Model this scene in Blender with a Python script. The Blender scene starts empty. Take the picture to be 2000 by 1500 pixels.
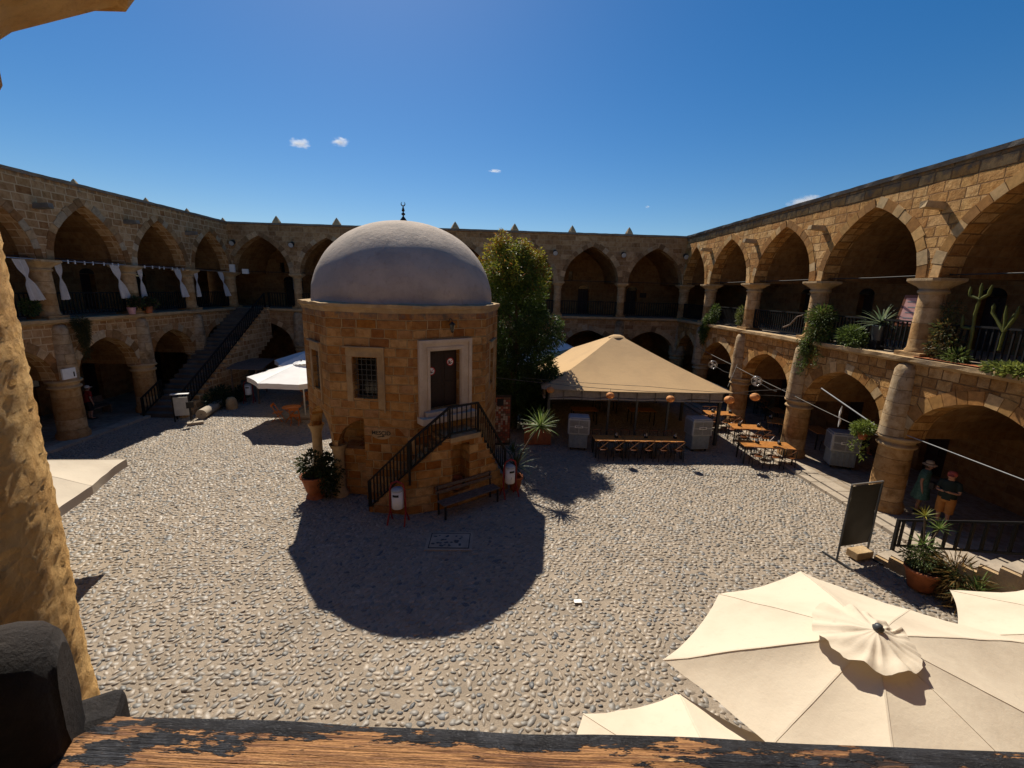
import bpy, math, random
import numpy as np
from mathutils import Vector, Matrix, noise
random.seed(7); RNG=np.random.default_rng(5)
R=math.radians; pi=math.pi
sc=bpy.context.scene; col=sc.collection
# ---------------------------------------------------------------- camera
cd=bpy.data.cameras.new('camera'); cam=bpy.data.objects.new('camera',cd); col.objects.link(cam); sc.camera=cam
F,PI_,YA,RO=844.26,.2133,.0309,.0278
cp,sp,cy_,sy_=math.cos(PI_),math.sin(PI_),math.cos(YA),math.sin(YA)
fw=Vector((sy_*cp,cy_*cp,-sp)); rt=Vector((cy_,-sy_,0)); up=rt.cross(fw)
c_,s_=math.cos(RO),math.sin(RO); RR=c_*rt+s_*up; UU=-s_*rt+c_*up
M=Matrix((RR,UU,-fw)).transposed().to_4x4(); M.translation=Vector((0,0,6.6)); cam.matrix_world=M
cd.sensor_width=36; cd.lens=F/2000*36; cd.clip_start=.05; cd.clip_end=5000
# ---------------------------------------------------------------- world, sun, exposure
SUN=Vector((-.245,.80,1)).normalized(); EL=math.asin(SUN.z); AZ=math.atan2(SUN.x,SUN.y)
w=bpy.data.worlds.new('World'); sc.world=w; w.use_nodes=True; nt=w.node_tree
bg=nt.nodes['Background']; sky=nt.nodes.new('ShaderNodeTexSky'); sky.sky_type='NISHITA'; sky.sun_disc=False
sky.sun_elevation=EL; sky.sun_rotation=AZ; sky.altitude=0; sky.air_density=1.0; sky.dust_density=.3; sky.ozone_density=3.5
nt.links.new(sky.outputs[0],bg.inputs[0]); hs=nt.nodes.new('ShaderNodeHueSaturation'); hs.inputs['Hue'].default_value=.502; hs.inputs['Saturation'].default_value=1.38; nt.links.new(sky.outputs[0],hs.inputs['Color']); nt.links.new(hs.outputs[0],bg.inputs[0]); bg.inputs[1].default_value=.063
sl=bpy.data.lights.new('sun','SUN'); sl.energy=5.0; sl.angle=R(.5); sl.color=(1,.92,.79)
so=bpy.data.objects.new('sun',sl); col.objects.link(so); so.rotation_euler=SUN.to_track_quat('Z','Y').to_euler(); so.location=(-30,60,60)
sc.view_settings.view_transform='Standard'; sc.view_settings.look='None'; sc.view_settings.exposure=0.44; sc.view_settings.gamma=1
# ---------------------------------------------------------------- helpers
def tag(o,label=None,cat=None,group=None,kind=None):
    if label: o['label']=label
    if cat: o['category']=cat
    if group: o['group']=group
    if kind: o['kind']=kind
    return o
def thing(name,label=None,cat=None,loc=(0,0,0),rz=0,group=None,kind=None,rot=None):
    o=bpy.data.objects.new(name,None); col.objects.link(o); o.location=loc; o.rotation_euler=rot or (0,0,rz)
    o.empty_display_size=.2
    return tag(o,label,cat,group,kind)
def copy_tree(o,parent=None,skip=()):
    c=o.copy(); col.objects.link(c); c.parent=parent
    for ch in KIDS(o):
        copy_tree(ch,c)
    return c
def KIDS(o): return [x for x in o.children]
class MB:
    def __init__(s): s.v=[];s.f=[];s.u=[];s.sm=[];s.c=[];s.col=None
    def face(s,pts,uv=None,sm=False):
        i=len(s.v); s.v+= [tuple(p) for p in pts]; s.f.append(tuple(range(i,i+len(pts)))); s.u.append(uv); s.sm.append(sm); s.c.append(s.col)
    def idx(s,verts,faces,uvs=None,sm=False):
        i=len(s.v); s.v+=[tuple(p) for p in verts]
        for k,f in enumerate(faces): s.f.append(tuple(i+j for j in f)); s.u.append(uvs[k] if uvs else None); s.sm.append(sm); s.c.append(s.col)
    def box(s,c,d,M=None,jit=0):
        x,y,z=d[0]/2,d[1]/2,d[2]/2
        vs=[Vector((a*x,b*y,e*z)) for e in(-1,1) for b in(-1,1) for a in(-1,1)]
        if jit: vs=[v+Vector([random.uniform(-jit,jit) for _ in range(3)]) for v in vs]
        if M is not None: vs=[M@v for v in vs]
        c=Vector(c); vs=[v+c for v in vs]
        s.idx(vs,[(0,2,3,1),(4,5,7,6),(0,1,5,4),(2,6,7,3),(0,4,6,2),(1,3,7,5)])
    def bar(s,a,b,w,h=None,upv=(0,0,1)):
        a=Vector(a);b=Vector(b);h=h or w;d=b-a;L=d.length
        if L<1e-6:return
        d.normalize();u=Vector(upv)
        if abs(d.dot(u))>.98:u=Vector((0,1,0))
        x=d.cross(u).normalized();y=x.cross(d)
        s.box((a+b)/2,(w,L,h),Matrix((x,d,y)).transposed())
    def tube(s,pts,r,n=8,cap=True,sm=True):
        pts=[Vector(p) for p in pts]; rs=r if isinstance(r,(list,tuple)) else [r]*len(pts); vs=[];px=None
        for i,p in enumerate(pts):
            d=(pts[min(i+1,len(pts)-1)]-pts[max(i-1,0)]).normalized()
            if px is None:
                u=Vector((0,0,1)) if abs(d.z)<.9 else Vector((1,0,0)); px=d.cross(u).normalized()
            else: px=(px-d*px.dot(d)).normalized()
            py=d.cross(px)
            for k in range(n):
                a=2*pi*k/n; vs.append(p+(px*math.cos(a)+py*math.sin(a))*rs[i])
        fs=[(i*n+k,i*n+(k+1)%n,(i+1)*n+(k+1)%n,(i+1)*n+k) for i in range(len(pts)-1) for k in range(n)]
        s.idx(vs,fs,sm=sm)
        if cap:
            s.face([vs[k] for k in reversed(range(n))]); s.face([vs[(len(pts)-1)*n+k] for k in range(n)])
    def lathe(s,prof,c=(0,0,0),n=24,a0=0,a1=2*pi,sm=True,sx=1,sy=1,uvr=None,jit=0):
        # prof: [(r,z)]
        vs=[];full=abs(a1-a0-2*pi)<1e-6;m=n if full else n+1
        for r,z in prof:
            for k in range(m):
                a=a0+(a1-a0)*k/n; j=1+(noise.noise(Vector((math.cos(a)*2,math.sin(a)*2,z*2.3+c[0])))*jit if jit else 0)
                vs.append((c[0]+r*j*math.cos(a)*sx,c[1]+r*j*math.sin(a)*sy,c[2]+z))
        fs=[];uv=[];L=0
        for i in range(len(prof)-1):
            dl=math.hypot(prof[i+1][0]-prof[i][0],prof[i+1][1]-prof[i][1]); rr=uvr or max(.05,(prof[i][0]+prof[i+1][0])/2)
            z0=prof[i][1]+c[2];z1=prof[i+1][1]+c[2]
            if abs(z1-z0)<dl*.5: z1=z0+dl
            for k in range(n):
                b=(k+1)%m; fs.append((i*m+k,i*m+b,(i+1)*m+b,(i+1)*m+k))
                ua=(a0+(a1-a0)*k/n)*rr;ub=(a0+(a1-a0)*(k+1)/n)*rr
                uv.append([(ua,z0),(ub,z0),(ub,z1),(ua,z1)])
        s.idx(vs,fs,uv,sm)
    def disc(s,c,r,n=16,up=True):
        p=[(c[0]+r*math.cos(2*pi*k/n),c[1]+r*math.sin(2*pi*k/n),c[2]) for k in range(n)]
        s.face(p if up else p[::-1])
    def prism(s,poly,z0,z1):
        n=len(poly); s.face([(x,y,z1) for x,y in poly]); s.face([(x,y,z0) for x,y in reversed(poly)])
        for i in range(n):
            a=poly[i];b=poly[(i+1)%n]; s.face([(a[0],a[1],z0),(b[0],b[1],z0),(b[0],b[1],z1),(a[0],a[1],z1)])
    def ball(s,c,r,n=10,m=6,sx=1,sy=1,sz=1):
        s.lathe([(max(.001,r*math.sin(pi*i/m)),-r*sz*math.cos(pi*i/m)) for i in range(m+1)],c,n,sx=sx,sy=sy)
    def build(s,name,mat,parent=None,bevel=0,loc=None,rz=0,subd=0,weld=False):
        me=bpy.data.meshes.new(name); me.from_pydata(s.v,[],s.f)
        uvl=me.uv_layers.new(name='UVMap').data
        i=0
        for p,u in zip(me.polygons,s.u):
            if u is None:
                n=p.normal;ax=max(range(3),key=lambda k:abs(n[k]))
                for k in p.vertices:
                    q=me.vertices[k].co; uvl[i].uv=((q.y,q.z),(q.x,q.z),(q.x,q.y))[ax]; i+=1
            else:
                for t in u: uvl[i].uv=t; i+=1
        me.polygons.foreach_set('use_smooth',s.sm)
        if any(c is not None for c in s.c):
            ca=me.color_attributes.new('Col','FLOAT_COLOR','CORNER').data; i=0
            for p,c in zip(me.polygons,s.c):
                c=c or (1,1,1)
                for _ in p.vertices: ca[i].color=(*c[:3],1); i+=1
        if weld:
            import bmesh
            b=bmesh.new(); b.from_mesh(me); bmesh.ops.remove_doubles(b,verts=b.verts,dist=1e-4); b.to_mesh(me); b.free()
        me.materials.append(mat); o=bpy.data.objects.new(name,me); col.objects.link(o); o.parent=parent
        if loc: o.location=loc
        o.rotation_euler.z=rz
        if bevel:
            b=o.modifiers.new('bevel','BEVEL'); b.width=bevel; b.segments=2; b.limit_method='ANGLE'
        if subd:
            b=o.modifiers.new('sub','SUBSURF'); b.levels=subd; b.render_levels=subd
        return o
def npmesh(name,V,Fq,mat,parent=None,colors=None,smooth=False,nv=4):
    me=bpy.data.meshes.new(name); V=np.asarray(V,np.float32); Fq=np.asarray(Fq,np.int32)
    me.vertices.add(len(V)); me.vertices.foreach_set('co',V.ravel()); nf=len(Fq)
    me.loops.add(nf*nv); me.loops.foreach_set('vertex_index',Fq.ravel()); me.polygons.add(nf)
    me.polygons.foreach_set('loop_start',np.arange(nf,dtype=np.int32)*nv); me.polygons.foreach_set('loop_total',np.full(nf,nv,np.int32))
    me.update(); me.polygons.foreach_set('use_smooth',np.full(nf,smooth))
    if colors is not None:
        ca=me.color_attributes.new('Col','FLOAT_COLOR','POINT'); ca.data.foreach_set('color',np.c_[colors,np.ones(len(colors))].astype(np.float32).ravel())
    me.materials.append(mat); o=bpy.data.objects.new(name,me); col.objects.link(o); o.parent=parent; return o
def text(name,s,size,mat,parent,M,extr=.002,align='CENTER'):
    cu=bpy.data.curves.new(name,'FONT'); cu.body=s; cu.size=size; cu.extrude=extr; cu.align_x=align; cu.align_y='CENTER'; cu.offset=size*.02
    t=bpy.data.objects.new(name,cu); me=bpy.data.meshes.new_from_object(t); bpy.data.objects.remove(t); me.materials.append(mat)
    o=bpy.data.objects.new(name,me); col.objects.link(o); o.parent=parent; o.matrix_local=M; return o
# ---------------------------------------------------------------- node materials
class G:
    def __init__(s,name):
        s.m=bpy.data.materials.new(name); s.m.use_nodes=True; s.t=s.m.node_tree; s.b=s.t.nodes['Principled BSDF']; s.out=s.t.nodes['Material Output']
    def n(s,t,I=None,**kw):
        x=s.t.nodes.new('ShaderNode'+t)
        for k,v in kw.items(): setattr(x,k,v)
        for k,v in (I or {}).items():
            if isinstance(v,bpy.types.NodeSocket): s.t.links.new(v,x.inputs[k])
            else: x.inputs[k].default_value=v
        return x
    def math(s,op,a,b=0,c=0,clamp=False): 
        return s.n('Math',{0:a,1:b,2:c},operation=op,use_clamp=clamp).outputs[0]
    def mix(s,f,a,b,bt='MIX'):
        x=s.n('Mix',data_type='RGBA',blend_type=bt)
        for i,v in ((0,f),(6,a),(7,b)):
            if isinstance(v,bpy.types.NodeSocket): s.t.links.new(v,x.inputs[i])
            else: x.inputs[i].default_value=v if i==0 else (*v,1) if len(v)==3 else v
        return x.outputs[2]
    def sstep(s,v,a,b):
        return s.n('MapRange',{0:v,1:a,2:b,3:0.0,4:1.0},interpolation_type='SMOOTHSTEP').outputs[0]
    def ramp(s,v,cols):
        r=s.n('ValToRGB',{0:v}); e=r.color_ramp.elements
        while len(e)<len(cols): e.new(.5)
        for k,(p,c) in enumerate(cols): e[k].position=p; e[k].color=(*c,1)
        return r.outputs[0]
    def noise(s,vec,sc,det=4,rough=.6,out=0):
        return s.n('TexNoise',{'Vector':vec,'Scale':sc,'Detail':det,'Roughness':rough}).outputs[out]
    def set(s,k,v):
        if isinstance(v,bpy.types.NodeSocket): s.t.links.new(v,s.b.inputs[k])
        else: s.b.inputs[k].default_value=(*v,1) if isinstance(v,tuple) and len(v)==3 else v
    def bump(s,h,st=.5,d=.02):
        b=s.n('Bump',{'Height':h,'Strength':st,'Distance':d}); s.t.links.new(b.outputs[0],s.b.inputs['Normal']); return b
def masonry(name,cols,mortar,h=.27,w=.5,mw=.018,grime=.5,topz=None,rough=.92,bump=.6,mdist=.03,recess=True):
    g=G(name); uv=g.n('UVMap').outputs[0]; ge=g.n('TexCoord').outputs['Object']; pos=g.n('NewGeometry').outputs['Position']
    nz=g.noise(uv,2.2,3,.6,1); d=g.n('VectorMath',{0:nz,1:(.5,.5,.5)},operation='SUBTRACT').outputs[0]
    d=g.n('VectorMath',{0:d,3:.05},operation='SCALE').outputs[0]; uv2=g.n('VectorMath',{0:uv,1:d}).outputs[0]
    sx=g.n('SeparateXYZ',{0:uv2}); v=g.math('DIVIDE',sx.outputs[1],h); row=g.math('FLOOR',v); fv=g.math('FRACT',v)
    wn=g.n('TexWhiteNoise',{'W':row},noise_dimensions='1D').outputs[0]
    ww=g.math('MULTIPLY_ADD',wn,.5,.75); xx=g.math('DIVIDE',sx.outputs[0],w); xx=g.math('MULTIPLY',xx,ww); xx=g.math('ADD',xx,g.math('MULTIPLY',wn,971.3))
    vo=g.n('TexVoronoi',{'W':xx,'Scale':1.0,'Randomness':.75},voronoi_dimensions='1D',feature='F1')
    ve=g.n('TexVoronoi',{'W':xx,'Scale':1.0,'Randomness':.75},voronoi_dimensions='1D',feature='DISTANCE_TO_EDGE')
    dx=g.math('MULTIPLY',ve.outputs[0],w); dy=g.math('MULTIPLY',g.math('MINIMUM',fv,g.math('SUBTRACT',1.0,fv)),h)
    fn=g.noise(pos,26,6,.7); e=g.math('MINIMUM',dx,dy); e=g.math('ADD',e,g.math('MULTIPLY_ADD',fn,.016,-.008))
    mask=g.sstep(e,mw*.35,mw)
    cr=g.n('SeparateColor',{0:vo.outputs['Color']}); n=len(cols)
    c=g.ramp(cr.outputs[0],[(i/(n-1),k) for i,k in enumerate(cols)])
    mid=g.noise(pos,5,6,.65); c=g.mix(g.sstep(mid,.35,.75),c,g.mix(.75,c,(.5,.36,.2),'MULTIPLY'))
    c=g.mix(g.math('MULTIPLY',g.sstep(fn,.5,.8),.5),c,g.mix(.6,c,(.25,.2,.15),'MULTIPLY'))
    c=g.mix(mask,mortar,c)
    big=g.noise(pos,.55,6,.7); gr=g.math('MULTIPLY',g.sstep(big,.52,.72),grime); c=g.mix(gr,c,g.mix(.85,c,(.22,.2,.18),'MULTIPLY'))
    if topz is not None:
        z=g.n('SeparateXYZ',{0:pos}).outputs[2]; tz=g.math('ADD',z,g.math('MULTIPLY_ADD',mid,.9,-.45))
        c=g.mix(g.math('MULTIPLY',g.sstep(tz,topz,topz+.35),.85),c,(.17,.15,.125))
    g.set('Base Color',c); g.set('Roughness',rough); g.b.inputs['Specular IOR Level'].default_value=.15
    hh=g.math('MULTIPLY',mask,1.0) if recess else g.math('MULTIPLY',mask,-.3)
    hh=g.math('ADD',hh,g.math('MULTIPLY',cr.outputs[1],.45)); hh=g.math('ADD',hh,g.math('MULTIPLY',mid,1.1)); hh=g.math('ADD',hh,g.math('MULTIPLY',fn,.5))
    g.bump(hh,bump,mdist); return g.m
def rock(name,c1,c2,sc1=3,sc2=22,bump=.6,dist=.02,rough=.9,dark=(.2,.17,.14),pit=False,gr=.5):
    g=G(name); p=g.n('NewGeometry').outputs['Position']; a=g.noise(p,sc1,6,.65); f=g.noise(p,sc2,8,.75); b=g.noise(p,.9,5,.6)
    c=g.mix(g.sstep(a,.3,.7),c1,c2); c=g.mix(g.math('MULTIPLY',g.sstep(b,.5,.72),gr),c,dark); c=g.mix(g.math('MULTIPLY',g.sstep(f,.5,.75),.5),c,g.mix(.7,c,(.4,.32,.25),'MULTIPLY'))
    g.set('Base Color',c); g.set('Roughness',rough); g.b.inputs['Specular IOR Level'].default_value=.2
    h=g.math('ADD',g.math('MULTIPLY',a,1.0),f)
    if pit: 
        v=g.n('TexVoronoi',{'Vector':p,'Scale':38.0}).outputs[0]; h=g.math('ADD',h,g.math('MULTIPLY',v,.8))
    g.bump(h,bump,dist); return g.m
def simple(name,c,rough=.6,metal=0,var=.25,sc_=6,bump=0,spec=.4,attr=False,trans=0,emi=None,sheen=0):
    g=G(name); p=g.n('TexCoord').outputs['Object']
    base=g.n('Attribute',attribute_name='Col').outputs['Color'] if attr else None
    n=g.noise(p,sc_,5,.65); k=tuple(max(0,x*(1-var)) for x in c)
    cc=g.mix(g.sstep(n,.3,.7),c,k)
    if attr: cc=g.mix(1.0,cc,base,'MULTIPLY')
    g.set('Base Color',cc); g.set('Roughness',rough); g.set('Metallic',metal); g.b.inputs['Specular IOR Level'].default_value=spec
    if bump: g.bump(g.noise(p,sc_*5,6,.7),bump,.01)
    if trans:
        t=g.n('BsdfTranslucent',{'Color':cc}); m=g.n('MixShader',{0:trans,1:g.b.outputs[0],2:t.outputs[0]}); g.t.links.new(m.outputs[0],g.out.inputs[0])
    return g.m
def woodpaint():
    g=G('peeling_black_paint'); p=g.n('TexCoord').outputs['Object']
    def mp(v): return g.n('Mapping',{0:p,3:v}).outputs[0]
    gr=g.noise(mp((1.2,26,26)),2.2,7,.7); fine=g.noise(mp((2.5,90,90)),2,5,.7); bl=g.noise(mp((2.0,7,7)),2.6,6,.72)
    wood=g.ramp(gr,[(.34,(.02,.008,.004)),(.42,(.17,.065,.02)),(.5,(.46,.22,.075)),(.58,(.22,.09,.03)),(.64,(.58,.33,.13)),(.8,(.74,.48,.23))])
    wood=g.mix(g.math('MULTIPLY',g.sstep(fine,.5,.65),.6),wood,(.1,.04,.015))
    y=g.n('SeparateXYZ',{0:p}).outputs[1]
    m=g.math('ADD',bl,g.math('MULTIPLY_ADD',gr,.22,-.11)); m=g.math('ADD',m,g.math('MULTIPLY',g.math('ABSOLUTE',g.math('ADD',y,.015)),2.6))
    mask=g.sstep(m,.605,.63)
    x=g.n('SeparateXYZ',{0:p}).outputs[0]; mask=g.math('MAXIMUM',mask,g.sstep(g.math('ADD',x,g.math('MULTIPLY',bl,.5)),-.37,-.4))
    pc=g.mix(g.sstep(g.noise(p,20,5),.4,.7),(.012,.011,.012),(.035,.035,.04))
    g.set('Base Color',g.mix(mask,wood,pc)); g.set('Roughness',g.math('MULTIPLY_ADD',mask,-.3,.7))
    h=g.math('ADD',g.math('MULTIPLY',mask,.5),g.math('MULTIPLY',g.math('ADD',gr,fine),.9)); g.bump(h,.9,.012); return g.m
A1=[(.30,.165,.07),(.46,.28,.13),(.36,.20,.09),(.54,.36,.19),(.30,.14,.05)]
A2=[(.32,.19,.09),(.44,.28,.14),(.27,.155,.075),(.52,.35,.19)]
AR=[(.50,.26,.08),(.60,.36,.14),(.42,.20,.06),(.66,.42,.19),(.52,.29,.10),(.36,.18,.06)]
AM=[(.38,.155,.03),(.52,.27,.09),(.60,.37,.16),(.40,.18,.045),(.48,.28,.13),(.32,.12,.025),(.55,.31,.11)]
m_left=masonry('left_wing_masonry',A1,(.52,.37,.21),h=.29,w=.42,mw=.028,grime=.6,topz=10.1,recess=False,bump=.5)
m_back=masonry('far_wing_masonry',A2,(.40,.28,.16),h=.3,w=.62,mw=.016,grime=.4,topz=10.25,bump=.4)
m_right=masonry('right_wing_masonry',AR,(.30,.16,.065),h=.3,w=.52,mw=.02,grime=.55,topz=9.95,bump=1.0,mdist=.07)
m_mos=masonry('pavilion_masonry',AM,(.54,.36,.17),h=.27,w=.5,mw=.02,grime=.8,topz=5.65,bump=1.0,mdist=.05)
m_in=masonry('gallery_inner_masonry',[(.23,.125,.05),(.29,.165,.07),(.19,.10,.04)],(.22,.14,.07),h=.3,w=.6,mw=.014,grime=.4,bump=.4)  # darker than the ochre inner walls: gallery shade put into the colour
m_low=rock('ochre_render',(.34,.17,.05),(.26,.12,.035),2,14,.3,.01)
m_col=masonry('column_drums',[(.46,.29,.13),(.54,.37,.2),(.42,.27,.13),(.38,.22,.09)],(.25,.15,.07),h=.46,w=9,mw=.012,grime=.75,bump=.7,mdist=.03)
m_pil=masonry('buttress_drums',[(.44,.33,.2),(.36,.28,.19),(.5,.36,.2)],(.2,.14,.08),h=.4,w=9,mw=.012,grime=.9,bump=.7)
m_trim=rock('weathered_trim_stone',(.50,.36,.2),(.36,.24,.12),2.5,16,.8,.03)
m_vous=simple('voussoir_stone',(1,1,1),.92,var=.35,sc_=7,bump=.5,attr=True,spec=.15)
m_cope=rock('grey_coping_stone',(.22,.2,.17),(.14,.125,.105),2,14,.7,.03)
m_fg=rock('rough_golden_stone',(.86,.54,.21),(.68,.37,.12),9,60,1.0,.02,pit=True,dark=(.3,.15,.06),gr=.35)
m_dome=rock('dome_plaster',(.50,.41,.325),(.42,.345,.275),1.4,5,.55,.05,dark=(.3,.26,.22),gr=.45)
m_cob=simple('cobble_stone',(1,1,1),.5,var=.3,sc_=30,bump=.3,attr=True,spec=.6)
m_slab=rock('pavement_slab_stone',(.40,.33,.25),(.3,.25,.19),1.5,12,.4,.01)
m_dslab=rock('shade_toned_step_stone',(.14,.115,.09),(.09,.075,.06),2,12,.5,.02)  # slab stone in a darkened copy; the left stair's shade is in the colour
m_pave=masonry('arcade_floor_slabs',[(.30,.25,.2),(.36,.3,.23),(.26,.22,.18)],(.2,.17,.13),h=.6,w=.8,mw=.012,grime=.4,bump=.3)
m_black=simple('black_painted_wood',(.014,.013,.013),.6,var=.4,sc_=12,bump=.25,spec=.2)
m_iron=simple('dark_iron',(.022,.02,.02),.6,var=.3,spec=.25)
m_dgrey=simple('dark_grey_metal',(.055,.06,.065),.45,var=.25)
m_steel=simple('pale_steel',(.5,.5,.5),.3,metal=.8,var=.2)
m_door=simple('dark_door_wood',(.028,.012,.008),.6,var=.4,sc_=9,bump=.2)
m_hole=simple('dark_interior',(.006,.005,.005),.9)
m_marble=rock('pale_marble',(.62,.52,.41),(.52,.42,.31),2,15,.25,.008,dark=(.4,.3,.2),gr=.4)
def canvas(name,c,dirt,trans,st=.5):
    g=G(name); p=g.n('TexCoord').outputs['Object']; a=g.noise(p,.9,5,.6); f=g.noise(p,3.5,6,.65); st_=g.noise(g.n('Mapping',{0:p,3:(1,1,.3)}).outputs[0],9,5,.7); w_=g.noise(p,60,3,.6)
    cc=g.mix(g.math('MULTIPLY',g.sstep(a,.42,.7),st),c,dirt); cc=g.mix(g.math('MULTIPLY',g.sstep(st_,.55,.75),st*.7),cc,dirt); cc=g.mix(g.math('MULTIPLY',g.sstep(f,.66,.72),.35),cc,g.mix(.5,dirt,(.3,.25,.2)))
    g.set('Base Color',cc); g.set('Roughness',.88); g.b.inputs['Specular IOR Level'].default_value=.12
    h=g.math('ADD',g.math('MULTIPLY',f,1.0),g.math('MULTIPLY',w_,.05)); g.bump(h,.3,.035)
    t=g.n('BsdfTranslucent',{'Color':cc}); m=g.n('MixShader',{0:trans,1:g.b.outputs[0],2:t.outputs[0]}); g.t.links.new(m.outputs[0],g.out.inputs[0]); return g.m
m_tan=canvas('tan_canvas',(.52,.35,.185),(.43,.29,.16),.03,.6)
m_cream=canvas('cream_canvas',(.64,.55,.42),(.52,.43,.32),.12,.6)
m_white=simple('white_canvas',(.88,.86,.83),.8,var=.06,sc_=3,spec=.1,trans=.1)
m_cloth=simple('grey_rolled_canvas',(.30,.28,.26),.9,var=.25)
m_gloom=simple('tent_gloom_black',(.03,.028,.026),.9)  # near-black for the added sheets that darken the tent inside
m_curt=simple('white_curtain',(.74,.72,.72),.85,var=.12,sc_=8,trans=.2)
m_cool=simple('grey_plastic',(.40,.42,.43),.5,var=.18)
m_cool2=simple('blue_grey_plastic',(.25,.29,.31),.5,var=.2)
m_fin=simple('louvre_grey',(.24,.25,.26),.55,var=.2)
m_plate=simple('white_plate',(.75,.75,.73),.5,var=.08)
m_ink=simple('black_ink',(.01,.01,.01),.6)
m_redp=simple('red_paint',(.30,.015,.012),.4,var=.3)
m_redi=simple('red_print',(.5,.02,.02),.6)
m_terra=simple('terracotta',(.42,.13,.045),.75,var=.35,bump=.15)
m_table=simple('varnished_table_wood',(.50,.21,.055),.35,var=.4,sc_=5,bump=.1)
m_chair=simple('chair_wood',(.22,.075,.02),.4,var=.4)
m_orange=simple('orange_chair_wood',(.62,.17,.02),.45,var=.25)
m_lamp=simple('orange_paper_lantern',(.78,.36,.12),.7,var=.25,trans=.25)
m_leaf=simple('leaf',(1,1,1),.5,var=.25,attr=True,trans=.35,spec=.3)
m_bark=simple('bark',(.12,.085,.055),.9,var=.5,sc_=9,bump=.5)
m_soil=simple('soil',(.05,.03,.02),.95)
m_rsoil=simple('red_soil',(.34,.10,.03),.95,var=.4,sc_=14)
m_skin=simple('skin',(.52,.27,.18),.55,var=.12)
m_cable=simple('cable',(.12,.11,.1),.6)
m_glass=simple('dark_window_glass',(.012,.013,.014),.1,var=.2,spec=.6)
m_oldwood=simple('grey_weathered_wood',(.17,.12,.09),.8,var=.5,sc_=14,bump=.4)
m_poster=simple('pale_poster',(.5,.5,.47),.7,var=.2,sc_=4)
m_pinkb=simple('pink_menu_panel',(.62,.33,.30),.6,var=.15)
m_white2=simple('white_paper',(.85,.85,.83),.7,var=.04)
m_paint=woodpaint()
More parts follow.
